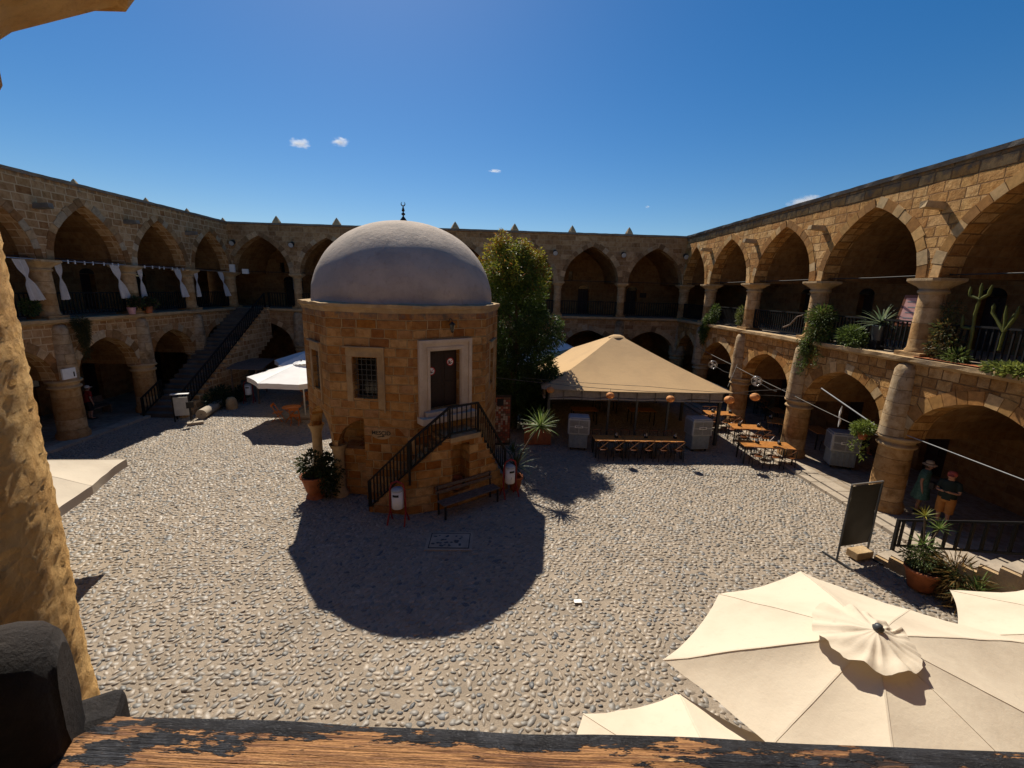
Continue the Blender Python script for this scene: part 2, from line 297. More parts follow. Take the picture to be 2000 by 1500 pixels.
# ---------------------------------------------------------------- ground
XL,XR,YB=-17.9,12.54,29.95
b=MB(); b.face([(-90,-60,-.007),(90,-60,-.007),(90,120,-.007),(-90,120,-.007)])
g=G('sandy_ground'); p=g.n('NewGeometry').outputs['Position']; a=g.noise(p,1.1,6,.7); f=g.noise(p,40,6,.7)
c=g.mix(g.sstep(a,.3,.7),(.35,.28,.205),(.25,.20,.145)); c=g.mix(g.math('MULTIPLY',g.sstep(g.noise(p,.35,5,.7),.5,.66),.35),c,(.2,.16,.12)); c=g.mix(g.math('MULTIPLY',g.sstep(f,.45,.7),.45),c,(.18,.14,.11)); g.set('Base Color',c); g.set('Roughness',.95); g.bump(f,.9,.02)
tag(b.build('ground',g.m),kind='structure')
def cobbles():
    s=.124; xs=np.arange(-17.3,12.0,s); ys=np.arange(1.2,29.4,s*.80)
    X,Y=np.meshgrid(xs,ys); X=X+((np.arange(len(ys))%2)*s/2)[:,None]; X=X.ravel();Y=Y.ravel()
    X=X+RNG.uniform(-.036,.036,X.shape); Y=Y+RNG.uniform(-.03,.03,X.shape)
    keep=(RNG.random(X.shape)>.05)&~((np.hypot(X+3.4,Y-15.8)<2.7))&~((X>-1.85)&(X<-.6)&(Y>9.98)&(Y<10.85))
    keep&=~((X<-15.9)&(Y>20.9)); X=X[keep];Y=Y[keep]; N=len(X)
    near=Y<15.5
    def make(X,Y,seg,rings,name):
        N=len(X); ang=RNG.normal(.15,.75,N)+np.sin(X*.35+Y*.22)*.5; big=RNG.random(N)
        a=RNG.uniform(.048,.092,N)*(1+.35*(big>.94)); bb=a*RNG.uniform(.42,.8,N); h=RNG.uniform(.003,.016,N)
        tx=RNG.normal(0,.16,N);ty=RNG.normal(0,.16,N); th=np.arange(seg)*2*np.pi/seg
        rad=1+RNG.normal(0,.13,(N,seg)); ca,sa=np.cos(ang)[:,None],np.sin(ang)[:,None]; P=[]
        for k in range(rings):
            t=k/rings; rr=np.cos(t*np.pi/2)**.42; zz=np.sin(t*np.pi/2)
            lx=a[:,None]*np.cos(th)*rr*rad; ly=bb[:,None]*np.sin(th)*rr*rad
            wx=lx*ca-ly*sa; wy=lx*sa+ly*ca; z=-.03+(h[:,None]+.03)*zz+(wx*tx[:,None]+wy*ty[:,None])*zz
            P.append(np.stack([X[:,None]+wx,Y[:,None]+wy,z],-1))
        V=np.concatenate(P,1); top=np.stack([X,Y,h],-1)[:,None]; V=np.concatenate([V,top],1); nv=seg*rings+1
        fs=[]
        for k in range(rings-1):
            for j in range(seg):
                j2=(j+1)%seg; fs.append((k*seg+j,k*seg+j2,(k+1)*seg+j2)); fs.append((k*seg+j,(k+1)*seg+j2,(k+1)*seg+j))
        for j in range(seg): fs.append(((rings-1)*seg+j,(rings-1)*seg+(j+1)%seg,seg*rings))
        Fa=np.array(fs)[None]+(np.arange(N)*nv)[:,None,None]
        pal=.83*np.array([(.37,.31,.24),(.29,.265,.235),(.42,.35,.27),(.22,.215,.20),(.38,.32,.25),(.32,.29,.25),(.46,.38,.29),(.14,.145,.155)])
        c=pal[RNG.choice(8,N,p=[.2,.15,.17,.08,.16,.15,.06,.03])]*RNG.uniform(.82,1.12,(N,1)); lf=np.sin(X*.9+1.3*np.sin(Y*.5))*np.sin(Y*.8+np.sin(X*.6)*1.7)+.6*np.sin(X*2.3+Y*1.7)*np.sin(Y*2.9-X); c=c*(.95+.085*lf)[:,None]*np.array([1.0,.965,.91])
        o=npmesh(name,V.reshape(-1,3),Fa.reshape(-1,3),m_cob,None,np.repeat(c,nv,0),True,3)
        return o
    o=make(X[near],Y[near],9,3,'cobblestones'); tag(o,'rounded grey and tan cobblestones set in the near part of the courtyard','cobblestones',kind='stuff')
    o=make(X[~near],Y[~near],7,2,'cobblestones'); tag(o,'small cobblestones set in the far part of the courtyard','cobblestones',kind='stuff')
cobbles()
# arcade pavements with kerbs (inside the wings)
b=MB()
b.box((XR+1.85,14.2,.03),(4.6,31,.12)); b.box((XL-1.85,14.2,.03),(4.6,31,.12)); b.box((-2.7,YB+1.75,.031),(29.7,4.5,.12)); b.box((-2.7,-1.4,.03),(29.7,4.6,.12))
tag(b.build('pavement',m_pave),kind='structure')
b=MB()
def kerbrow(x0,y0,x1,y1,wd):
    L=math.hypot(x1-x0,y1-y0); n=int(L/.75); ang=math.atan2(y1-y0,x1-x0)
    for i in range(n):
        t=(i+.5)/n; b.box((x0+(x1-x0)*t,y0+(y1-y0)*t,.045+random.uniform(-.006,.006)),(L/n-.02,wd,.12),Matrix.Rotation(ang+random.uniform(-.006,.006),3,'Z'))
kerbrow(12.02,1.5,12.02,29.4,.46); kerbrow(11.55,1.5,11.55,29.4,.3); kerbrow(-17.35,1.5,-17.35,29.4,.5); kerbrow(-17,29.35,11.7,29.35,.5)
tag(b.build('kerb',m_slab,bevel=.01),kind='structure')
# ---------------------------------------------------------------- wings of the caravanserai
def pointed(half,rise,n=12):
    """intrados points from -half to +half"""
    ro=min(half,rise*.8); P=[]; lo,hi=.3,pi/2
    for _ in range(40):
        th=(lo+hi)/2
        if (half-ro)*math.cos(th)+ro-rise*math.sin(th)>0: lo=th
        else: hi=th
    k=int(n*.7)
    for i in range(k+1):
        a=th*i/k; P.append((-half+ro-ro*math.cos(a),ro*math.sin(a)))
    x0,z0=P[-1]
    for i in range(1,n-k+1): t=i/(n-k); P.append((x0*(1-t),z0+(rise-z0)*t+.03*half*math.sin(pi*t)))
    Rr=max(half,(half*half+rise*rise)/(2*half)); a1=math.asin(min(1,rise/Rr))
    Q=[(-half+Rr-Rr*math.cos(a1*i/n),Rr*math.sin(a1*i/n)) for i in range(n+1)]
    if half>=rise: Q=[(x*half/abs(Q[0][0]) if 0 else -half*math.cos(pi/2*i/n)*(1 if i<n else 0),rise*math.sin(pi/2*i/n)**1.05) for i,(x,z) in enumerate(Q)]
    P=[((a[0]+c[0]*1.4)/2.4,(a[1]+c[1]*1.4)/2.4) for a,c in zip(P,Q)]
    return P+[(-x,z) for x,z in reversed(P[:-1])]
def arcade(b,cols,L0,L1,pier,zs,rise,ztop,v0,v1,vault_v,vext=.12):
    """wall with pointed openings between columns; soffits run back to vault_v"""
    def wallq(ua,ub,za,zb,zt):
        b.face([(ua,v0,za),(ub,v0,zb),(ub,v0,zt),(ua,v0,zt)]); b.face([(ub,v1,zb),(ua,v1,za),(ua,v1,zt),(ub,v1,zt)])
    prev=L0; arcs=[]
    for a,c in zip(cols[:-1],cols[1:]):
        u0,u1=a+pier,c-pier; mid=(u0+u1)/2; pts=[(mid+x,zs+z) for x,z in pointed((u1-u0)/2,rise)]; arcs.append(pts)
        wallq(prev,u0,zs,zs,ztop); b.face([(u0,v1,zs),(prev,v1,zs),(prev,v0,zs),(u0,v0,zs)][::-1])
        l=0
        for (x0,z0),(x1,z1) in zip(pts[:-1],pts[1:]):
            wallq(x0,x1,z0,z1,ztop); dl=math.hypot(x1-x0,z1-z0)
            b.face([(x0,v0,z0),(x0,v1,z0),(x1,v1,z1),(x1,v0,z1)],[(v0,l),(v1,l),(v1,l+dl),(v0,l+dl)],True); l+=dl
        prev=u1
    wallq(prev,L1,zs,zs,ztop); b.face([(prev,v0,zs),(L1,v0,zs),(L1,v1,zs),(prev,v1,zs)][::-1])
    b.face([(L0,v0,ztop),(L1,v0,ztop),(L1,v1,ztop),(L0,v1,ztop)])
    b.face([(L0,v0,zs),(L0,v0,ztop),(L0,v1,ztop),(L0,v1,zs)]); b.face([(L1,v1,zs),(L1,v1,ztop),(L1,v0,ztop),(L1,v0,zs)])
    return arcs
def vaults(b,cols,L0,L1,pier,zs,rise,v1,v2,zflat):
    prev=L0
    for a,c in zip(cols[:-1],cols[1:]):
        u0,u1=a+pier,c-pier; mid=(u0+u1)/2; pts=[(mid+x,zs+z) for x,z in pointed((u1-u0)/2,rise)]; l=0
        b.face([(prev,v1,zs),(u0,v1,zs),(u0,v2,zs),(prev,v2,zs)][::-1])
        for (x0,z0),(x1,z1) in zip(pts[:-1],pts[1:]):
            dl=math.hypot(x1-x0,z1-z0); b.face([(x0,v1,z0),(x0,v2,z0),(x1,v2,z1),(x1,v1,z1)],[(v1,l),(v2,l),(v2,l+dl),(v1,l+dl)],True); l+=dl
            b.face([(x0,v1+.001,z0),(x1,v1+.001,z1),(x1,v1+.001,zflat),(x0,v1+.001,zflat)])
        prev=u1
    b.face([(prev,v1,zs),(L1,v1,zs),(L1,v2,zs),(prev,v2,zs)][::-1])
def voussoirs(b,arcs,pal,v,t,wd):
    for pts in arcs:
        # resample by length
        P=[Vector((x,z)) for x,z in pts]; n=len(P)//2
        for half in (P[:n+1],P[n:]):
            L=sum((q-p).length for p,q in zip(half[:-1],half[1:])); k=max(3,round(L/.34)); 
            def at(s):
                for p,q in zip(half[:-1],half[1:]):
                    d=(q-p).length
                    if s<=d+1e-6: return p+(q-p)*(s/d),(q-p).normalized()
                    s-=d
                return half[-1],(half[-1]-half[-2]).normalized()
            cuts=[L*i/k for i in range(k+1)]; cuts=[c+(random.uniform(-.05,.05) if 0<i<k else 0) for i,c in enumerate(cuts)]
            for c0,c1 in zip(cuts[:-1],cuts[1:]):
                p0,t0=at(c0+.008);p1,t1=at(c1-.008); n0=Vector((-t0.y,t0.x));n1=Vector((-t1.y,t1.x)); w_=wd*random.uniform(.85,1.12); tt=t+random.uniform(-.008,.008)
                kk=random.uniform(.75,1.12); b.col=tuple(x*kk for x in random.choice(pal))
                q=[p0+n0*.004,p1+n1*.004,p1+n1*w_,p0+n0*w_]
                fr=[(x.x,v-tt,x.y) for x in q]; bk=[(x.x,v+.02,x.y) for x in q]; b.face(fr)
                for i in range(4): j=(i+1)%4; b.face([fr[i],bk[i],bk[j],fr[j]])
    b.col=None
def strip(b,u0,u1,prof,seg=.35,jit=.012):
    """moulding along u with profile [(v,z)], rough"""
    n=max(2,int((u1-u0)/seg)); rows=[]
    for i in range(n+1):
        u=u0+(u1-u0)*i/n; rows.append([(u+random.uniform(-.03,.03)*(0<i<n),v+random.uniform(-jit,jit),z+random.uniform(-jit,jit)) for v,z in prof])
    m=len(prof)
    for r0,r1 in zip(rows[:-1],rows[1:]):
        for k in range(m): j=(k+1)%m; b.face([r0[k],r1[k],r1[j],r0[j]])
    b.face(rows[0]);b.face(rows[-1][::-1])
def cells(b,s0,s1,z0,z1,holes,P,depth,backm=None):
    """wall face in plane given by P(s,d,z), rectangular holes with reveals"""
    S=sorted({s0,s1,*[h[0] for h in holes],*[h[1] for h in holes]}); Z=sorted({z0,z1,*[h[2] for h in holes],*[h[3] for h in holes]})
    for a,c in zip(S[:-1],S[1:]):
        for e,f in zip(Z[:-1],Z[1:]):
            if any(h[0]-1e-6<=a and c<=h[1]+1e-6 and h[2]-1e-6<=e and f<=h[3]+1e-6 for h in holes): continue
            b.face([P(a,0,e),P(c,0,e),P(c,0,f),P(a,0,f)],[(a,e),(c,e),(c,f),(a,f)])
    for h in holes:
        a,c,e,f=h[:4]; D=depth
        b.face([P(a,0,e),P(a,0,f),P(a,D,f),P(a,D,e)],[(0,e),(0,f),(D,f),(D,e)]); b.face([P(c,0,f),P(c,0,e),P(c,D,e),P(c,D,f)],[(0,f),(0,e),(D,e),(D,f)])
        b.face([P(a,0,f),P(c,0,f),P(c,D,f),P(a,D,f)]); b.face([P(c,0,e),P(a,0,e),P(a,D,e),P(c,D,e)])
def upcolumn(r):
    b=MB(); b.box((0,0,5.06),(r*2.5,r*2.5,.14)); b.lathe([(r*1.12,5.13),(r*1.15,5.18),(r*1.03,5.24),(r*1.0,5.3),(r*.98,6.0),(r*.94,6.8),(r*.94,6.86)],n=24,jit=.02)
    return b
def capital(r,hw,k=1):
    b=MB(); q=.06*(1-k); b.lathe([(r*.94,6.82),(r*1.1,6.86+q),(r*1.1,6.92+q),(r*.98,6.95+q)],n=24)
    dz=0 if k else -.015; rings=[(r*.98,6.95,1),(r*1.1,7.03+dz*.5,.7),(hw*.98,7.15+dz,.1),(hw*.98,7.15+dz,0),(hw*1.05,7.19,0),(hw*1.05,7.265,0)]
    vs=[];n=24
    for rr,z,rd in rings:
        for k in range(n):
            a=2*pi*k/n+pi/24; ca,sa=math.cos(a),math.sin(a); q=1/max(abs(ca),abs(sa)); q=q*(1-rd)+1*rd; vs.append((rr*q*ca+random.uniform(-.006,.006),rr*q*sa,z+random.uniform(-.006,.006)))
    b.idx(vs,[(i*n+k,i*n+(k+1)%n,(i+1)*n+(k+1)%n,(i+1)*n+k) for i in range(len(rings)-1) for k in range(n)]); b.face(vs[-n:]); return b
def lowcolumn(r):
    b=MB(); b.lathe([(r*1.14,.05),(r*1.16,.28),(r*1.08,.34),(r*1.0,.42),(r*1.0,1.2),(r*.96,2.2)],n=28,jit=.03); return b
def lowcap(r):
    b=MB(); b.lathe([(r*.96,2.18),(r*1.12,2.21),(r*1.16,2.25),(r*1.12,2.29),(r*1.0,2.31),(r*1.02,2.42),(r*1.22,2.45),(r*1.25,2.50),(r*1.22,2.54),(r*.9,2.56)],n=28,jit=.02); return b
ORD=['first','second','third','fourth','fifth','sixth','seventh','eighth','ninth']
WINGS={}
def wing(key,label,loc,rz,cols,L0,L1,mat,rr,lr,vfloor=(.0,4.0),hcols=None,spouts=False,detail=True,pilaster=True,lowmat=None,depth=4.0,pal=None,Lr0=None,Lr1=None,colmat=None,caphw=None):
    W=thing('arcaded_wing',label,'building',loc,rz); WINGS[key]=W
    Lr0=L0 if Lr0 is None else Lr0; Lr1=L1 if Lr1 is None else Lr1
    b=MB(); arcs=arcade(b,cols,L0,L1,.34,7.27,2.32,10.3,-.3,.3,4); up_=b.build('upper_arcade_wall',mat,W)
    b=MB(); arcl=arcade(b,cols,L0,L1,.46,2.55,1.52,4.86,-.3,.3,4); lo=b.build('lower_arcade_wall',lowmat or mat,W)
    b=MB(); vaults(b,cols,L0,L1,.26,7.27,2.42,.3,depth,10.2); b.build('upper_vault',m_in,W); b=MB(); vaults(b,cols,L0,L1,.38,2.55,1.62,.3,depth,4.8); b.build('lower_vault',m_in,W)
    for ar in arcs: b=MB(); voussoirs(b,[ar],pal,-.3,.022,.30); b.build('upper_arch_stones',m_vous,W)
    for ar in arcl: b=MB(); voussoirs(b,[ar],pal,-.3,.02,.36); b.build('lower_arch_stones',m_vous,W)
    b=MB(); b.box(((Lr0+Lr1)/2,depth/2,4.93),(Lr1-Lr0,depth+.6,.136)); b.build('gallery_floor',m_pave,W)
    b=MB(); strip(b,Lr0,Lr1,[(-.3,4.78),(-.42,4.84),(-.5,4.87),(-.51,4.99),(-.3,5.02)]); b.build('ledge',m_trim,W)
    b=MB(); strip(b,Lr0,Lr1,[(-.31,10.3),(-.4,10.28),(-.43,10.4),(.35,10.42),(.33,10.3)],jit=.009); b.build('coping',m_cope,W)
    b=MB(); b.box(((Lr0+Lr1)/2,depth/2+.4,10.1),(Lr1-Lr0,depth+.2,.14)); b.box(((Lr0+Lr1)/2,depth+4.2,5.2),(Lr1-Lr0,.3,10.4)); b.box(((Lr0+Lr1)/2,depth+2.4,10.18),(Lr1-Lr0,3.6,.1)); b.build('roof',m_cope,W)
    # rear wall with doors and windows
    holes_u=[];holes_l=[]
    mids=[(a+c)/2 for a,c in zip(cols[:-1],cols[1:])]
    for i,mu in enumerate(mids):
        dx=(.35 if i%2 else -.25)
        holes_u+=[(mu-.42+dx,mu+.42+dx,5.0,6.85),(mu-.85,mu-.53,7.45,8.15)]; holes_l+=[(mu-.5-dx,mu+.5-dx,.09,2.1)]
    b=MB(); P=lambda s,d,z:(s,depth+d,z)
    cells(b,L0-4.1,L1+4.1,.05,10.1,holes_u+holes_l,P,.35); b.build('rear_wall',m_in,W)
    for h in holes_u+holes_l:
        u0,u1,z0,z1=h; b=MB(); um=(u0+u1)/2
        if z1-z0>1:
            for sg in(-1,1): b.box((um+sg*(u1-u0)/4,depth+.28,(z0+z1)/2),((u1-u0)/2-.02,.05,z1-z0-.02))
            for q in range(4): b.box((um,depth+.245,z0+.25+q*(z1-z0-.4)/3.2),(u1-u0-.06,.02,.08))
            b.build('door',m_door,W,bevel=.004)
            b=MB(); wq=(u1-u0)/2; pts=[(um+wq*math.cos(a),z1+.28*math.sin(a)) for a in [pi*k/10 for k in range(11)]]
            b.face([(x,depth-.012,z) for x,z in pts][::-1]); b.build('fanlight',m_glass,W)
        else:
            b.box((um,depth+.3,(z0+z1)/2),(u1-u0,.03,z1-z0)); 
            for q in range(3): b.bar((u0+(q+.5)*(u1-u0)/3,depth+.1,z0),(u0+(q+.5)*(u1-u0)/3,depth+.1,z1),.02)
            b.build('window',m_glass,W)
    # columns
    uc=upcolumn(rr); cc=capital(rr,caphw or rr*1.36+.04,0 if caphw else 1); lc=lowcolumn(lr); lk=lowcap(lr); first=None
    pb=MB()
    for i,u in enumerate(cols):
        if first is None:
            first=(uc.build('upper_column',colmat or m_col,W,loc=(u,0,0)),cc.build('capital',colmat or m_trim,None),lc.build('lower_column',m_col,W,loc=(u,-.08,0)),lk.build('capital',m_trim,None))
            first[1].parent=first[0]; first[3].parent=first[2]
        else:
            for k,yy in((0,0),(2,-.08)):
                c=first[k].copy(); col.objects.link(c); c.parent=W; c.location=(u,yy,0); q=first[k+1].copy(); col.objects.link(q); q.parent=c
                c.rotation_euler.z=random.choice([0,pi/2,pi])
        b=MB(); b.lathe([(.40,2.56),(.38,3.1),(.33,4.3),(.31,4.6),(.24,4.74),(.12,4.80),(.01,4.82)],(0,0,0),14,pi,2*pi,jit=.03)
        b.build('buttress',m_pil,W,loc=(u,-.24,0)) if pilaster else None
        if i<len(cols)-1:
            b=MB(); c1=cols[i+1]; b.tube([(u+.2,0,7.36),((u+c1)/2,0,7.34),(c1-.2,0,7.36)],.02,6); b.build('tie_rod',m_iron,W)
        if spouts:
            b=MB(); b.box((u,-.3-.22,9.22),(.22,.7,.17),Matrix.Rotation(R(-4),3,'X'),jit=.02); b.box((u,-.5,9.325),(.1,.6,.012),jit=.004)
            b.build('waterspout',m_trim if spouts==1 else m_cope,W,bevel=.02)
    return W
LC=[0,3.85]+[3.85+4.533*k for k in range(1,7)]
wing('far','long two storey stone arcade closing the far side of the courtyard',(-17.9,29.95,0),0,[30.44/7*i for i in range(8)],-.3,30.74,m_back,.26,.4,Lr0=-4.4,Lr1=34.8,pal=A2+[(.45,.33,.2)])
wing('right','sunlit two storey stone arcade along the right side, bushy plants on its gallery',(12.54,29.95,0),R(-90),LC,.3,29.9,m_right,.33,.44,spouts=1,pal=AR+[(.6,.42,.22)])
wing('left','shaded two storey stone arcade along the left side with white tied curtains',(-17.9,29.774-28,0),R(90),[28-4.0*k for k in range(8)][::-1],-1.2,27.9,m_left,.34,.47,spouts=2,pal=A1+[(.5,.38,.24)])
wing('near','near gallery wing of rough golden stone that the photo is taken from',(-17.9+30.44,.6,0),R(180),[.61+4.35*k for k in range(7)]+[30.3],-.3,30.74,m_right,.33,.44,Lr0=-4.4,Lr1=34.8,pal=AR,pilaster=False,colmat=m_fg,caphw=.45)
def rough_col():
    b=MB(); n=150; vs=[]; uv=[]; zs=[5.06+1.86*i/170 for i in range(171)]
    for z in zs:
        for k in range(n):
            a=2*pi*k/n; p=Vector((math.cos(a),math.sin(a),z*2.4)); d=noise.noise(p*2.2)*.004+noise.noise(p*9)*.0015+noise.noise(p*24)*.0035+noise.noise(p*52)*.005
            r_=.322+d; vs.append((r_*math.cos(a),r_*math.sin(a),z))
    b.idx(vs,[(i*n+k,i*n+(k+1)%n,(i+1)*n+(k+1)%n,(i+1)*n+k) for i in range(len(zs)-1) for k in range(n)],sm=True)
    b.box((0,0,5.04),(.84,.84,.1)); o=b.build('tmp',m_fg); me=o.data; bpy.data.objects.remove(o); return me
_rc=rough_col()
for ch in WINGS['near'].children:
    if ch.name.startswith('upper_column'): ch.data=_rc
# ---------------------------------------------------------------- domed pavilion (mescid) in the middle
CX,CY,CR=-3.4,15.8,3.4
def octo(r): return [(CX+r*math.cos(R(15+45*k)),CY+r*math.sin(R(15+45*k))) for k in range(8)]
OC=octo(CR)
def facef(k):
    a=Vector(OC[k]);c=Vector(OC[(k+1)%8]); d=(c-a).normalized(); n=Vector((d.y,-d.x)); return a,d,n,(c-a).length
mos=thing('domed_pavilion','octagonal stone pavilion with a pale dome and crescent finial in mid courtyard','pavilion')
def PF(k):
    a,d,n,L=facef(k)
    return (lambda s,dd,z:(a.x+d.x*s-n.x*dd,a.y+d.y*s-n.y*dd,z)),L
b=MB(); LZ=2.95
for k in range(8):
    P,L=PF(k)
    if k==5: holes=[(.76,1.5,3.3,4.55)]
    elif k==6: holes=[(.53,1.59,2.95,4.76)]
    elif k in(4,7): holes=[(.9,1.65,3.3,4.55)]
    else: holes=[]
    cells(b,0,L,LZ,6.0,holes,P,.38)
wall_o=b.build('wall',m_mos,mos)
# lower storey: faces 2,3,4,5 with pointed openings, rest solid
b=MB()
for k in(0,1,6,7):
    P,L=PF(k); cells(b,0,L,0,LZ,[],P,.3)
for k in(2,3,4,5):
    P,L=PF(k); pts=pointed((L-.3)/2,1.0); mid=L/2; zs=1.72
    prev=(.0,zs); pp=[(0,zs),(.15,zs)]+[(mid+x,zs+z) for x,z in pts][1:-1]+[(L-.15,zs),(L,zs)]
    for (s0,z0),(s1,z1) in zip(pp[:-1],pp[1:]):
        b.face([P(s0,0,z0),P(s1,0,z1),P(s1,0,LZ),P(s0,0,LZ)],[(s0,z0),(s1,z1),(s1,LZ),(s0,LZ)]); b.face([P(s1,.35,z1),P(s0,.35,z0),P(s0,.35,LZ),P(s1,.35,LZ)])
        b.face([P(s0,0,z0),P(s0,.35,z0),P(s1,.35,z1),P(s1,0,z1)])
b.build('arched_base',m_mos,mos)
P5,L5=PF(5); p1=P5(1.02,.004,0); p2=P5(1.5,1.9,0); 
b=MB(); poly=[p1[:2],P5(L5,.004,0)[:2],P5(L5,.6,0)[:2],PF(7)[0](1.3,.3,0)[:2],PF(0)[0](1.3,.3,0)[:2],(CX+.3,CY+1.0),p2[:2]]
b.prism(poly,0,LZ-.01); b.build('solid_core',m_mos,mos)
b=MB(); b.prism([P5(-.3,1.2,0)[:2],P5(1.45,1.2,0)[:2],P5(1.45,1.9,0)[:2],P5(.1,1.9,0)[:2]],0,LZ-.1); b.build('inner_core',m_mos,mos)
b=MB(); q=[P5(.06,.3,0)[:2],P5(1.02,.3,0)[:2],P5(1.05,1.0,0)[:2],P5(.2,.9,0)[:2]]; b.prism(q,0,1.5); q=[P5(.0,.24,0)[:2],P5(1.02,.24,0)[:2],P5(1.02,1.1,0)[:2],P5(.1,1.0,0)[:2]]; b.prism(q,1.5,1.58); b.build('basin_wall',m_mos,mos)
b=MB(); b.prism(octo(CR-.4),LZ-.09,LZ+.02); b.build('pavilion_floor',m_trim,mos)
for k in(3,4,5):
    x,y=OC[k]; x+= (CX-x)*.055;y+=(CY-y)*.055
    b=MB(); b.lathe([(.24,.0),(.25,.12),(.19,.2),(.17,.3),(.165,1.45),(.2,1.5),(.2,1.56),(.27,1.7),(.28,1.75)],(x,y,0),16,jit=.03); b.build('base_column',m_trim,mos)
b=MB()
for (r0,z0),(r1,z1) in zip([(3.41,5.86),(3.44,5.96),(3.5,6.0),(3.52,6.10),(3.1,6.15)][:-1],[(3.44,5.96),(3.5,6.0),(3.52,6.10),(3.1,6.15)]):
    A_=octo(r0);B_=octo(r1)
    for k in range(8):
        n=8
        for i in range(n):
            def L_(Q,t,z,jj): 
                a=Vector(Q[k]);c=Vector(Q[(k+1)%8]); v=a+(c-a)*t; j=noise.noise(Vector((v.x*3,v.y*3,z*5)))*.035; return (v.x+(v.x-CX)*j*.3,v.y+(v.y-CY)*j*.3,z+j)
            b.face([L_(A_,i/n,z0,0),L_(A_,(i+1)/n,z0,0),L_(B_,(i+1)/n,z1,0),L_(B_,i/n,z1,0)])
b.build('cornice',m_trim,mos)
b=MB(); prof=[(3.12,6.08)]+[(3.07*math.cos(t)**.92,6.14+2.66*math.sin(t)) for t in [pi/2*i/26 for i in range(26)]]+[(.02,8.84)]
b.lathe(prof,(CX,CY,0),120,jit=.010); dome=b.build('dome',m_dome,mos)
b=MB(); b.lathe([(.22,8.78),(.2,8.84),(.03,9.08),(.03,9.1),(.10,9.16),(.10,9.2),(.03,9.26),(.03,9.29),(.085,9.34),(.02,9.56),(.02,9.6)],(CX,CY,0),14)
cc_=[(CX+.1*math.cos(a),CY,9.68+.1*math.sin(a)) for a in [R(115+ 310*i/14) for i in range(15)]]; b.tube(cc_,[.006+.026*math.sin(pi*i/14) for i in range(15)],6)
fin=b.build('finial',m_iron,dome); fin.location=(CX*.34,CY*.34,8.80*.34); fin.scale=(.66,.66,.66)
# door, frame, stickers
P6,L6=PF(6)
b=MB()
def fbox(b,P,s0,s1,z0,z1,d0,d1):
    q=[P(s0,d0,z0),P(s1,d0,z0),P(s1,d1,z0),P(s0,d1,z0)]; t=[(x,y,z1) for x,y,_ in q]
    b.face(q[::-1]);b.face(t)
    for i in range(4): j=(i+1)%4; b.face([q[i],q[j],t[j],t[i]])
for i,(w_,d_) in enumerate([(.38,-.05),(.30,-.09),(.14,-.05)]):
    pass
fbox(b,P6,.15,.53,2.72,4.76,.0,-.07);fbox(b,P6,1.59,1.99,2.72,4.76,.0,-.07);fbox(b,P6,.15,1.99,4.763,5.1,.0,-.072)
fbox(b,P6,.15,.26,2.72,5.1,-.07,-.12);fbox(b,P6,1.88,1.99,2.72,5.1,-.07,-.12);fbox(b,P6,.263,1.877,5.0,5.1,-.073,-.122)
fbox(b,P6,.42,.5,2.95,4.8,-.071,-.1);fbox(b,P6,1.62,1.7,2.95,4.8,-.071,-.1);fbox(b,P6,.42,1.7,4.803,4.88,-.073,-.1)
fbox(b,P6,.3,1.8,2.8,2.93,0,-.25);fbox(b,P6,.1,2.05,2.6,2.79,0,-.38)
b.build('door_surround',m_marble,mos,bevel=.012)
door=None
for s0,s1 in((.54,1.055),(1.065,1.58)):
    b=MB(); fbox(b,P6,s0,s1,2.96,4.75,.22,.17); 
    for z0,z1 in((3.05,3.75),(3.85,4.65)): fbox(b,P6,s0+.08,s1-.08,z0,z1,.17,.155)
    dl=b.build('door_leaf',m_door,mos,bevel=.006); door=dl
    sm=(s0+s1)/2+(-.12 if s0<1 else .02); zz=4.12 if s0<1 else 4.36; a_,d_,n_,_=facef(6)
    Mx=Matrix((Vector((d_.x,d_.y,0)),Vector((0,0,1)),Vector((n_.x,n_.y,0)))).transposed().to_4x4(); Mx.translation=Vector(P6(sm,.145,zz))
    for nm,mt,rr0,rr1,dz in(('no_shoes_sticker',m_white2,0,.125,0),('sticker_ring',m_redi,.10,.13,.004)):
        b=MB(); n=24
        for i in range(n):
            a0=2*pi*i/n;a1=2*pi*(i+1)/n; b.face([(rr0*math.cos(a0),rr0*math.sin(a0),dz),(rr1*math.cos(a0),rr1*math.sin(a0),dz),(rr1*math.cos(a1),rr1*math.sin(a1),dz),(rr0*math.cos(a1),rr0*math.sin(a1),dz)])
        if nm!='no_shoes_sticker':
            b.box((0,0,dz+.003),(.2,.018,.002),Matrix.Rotation(R(38),3,'Z')); o=b.build(nm,mt,st)
        else: o=b.build(nm,mt,dl); st=o; o.matrix_local=Mx
    b=MB(); b.box((-.02,-.045,.003),(.1,.035,.003)); b.box((-.045,.01,.003),(.045,.07,.003)); b.box((.04,-.035,.003),(.05,.02,.003)); b.build('shoe_picture',m_ink,st)
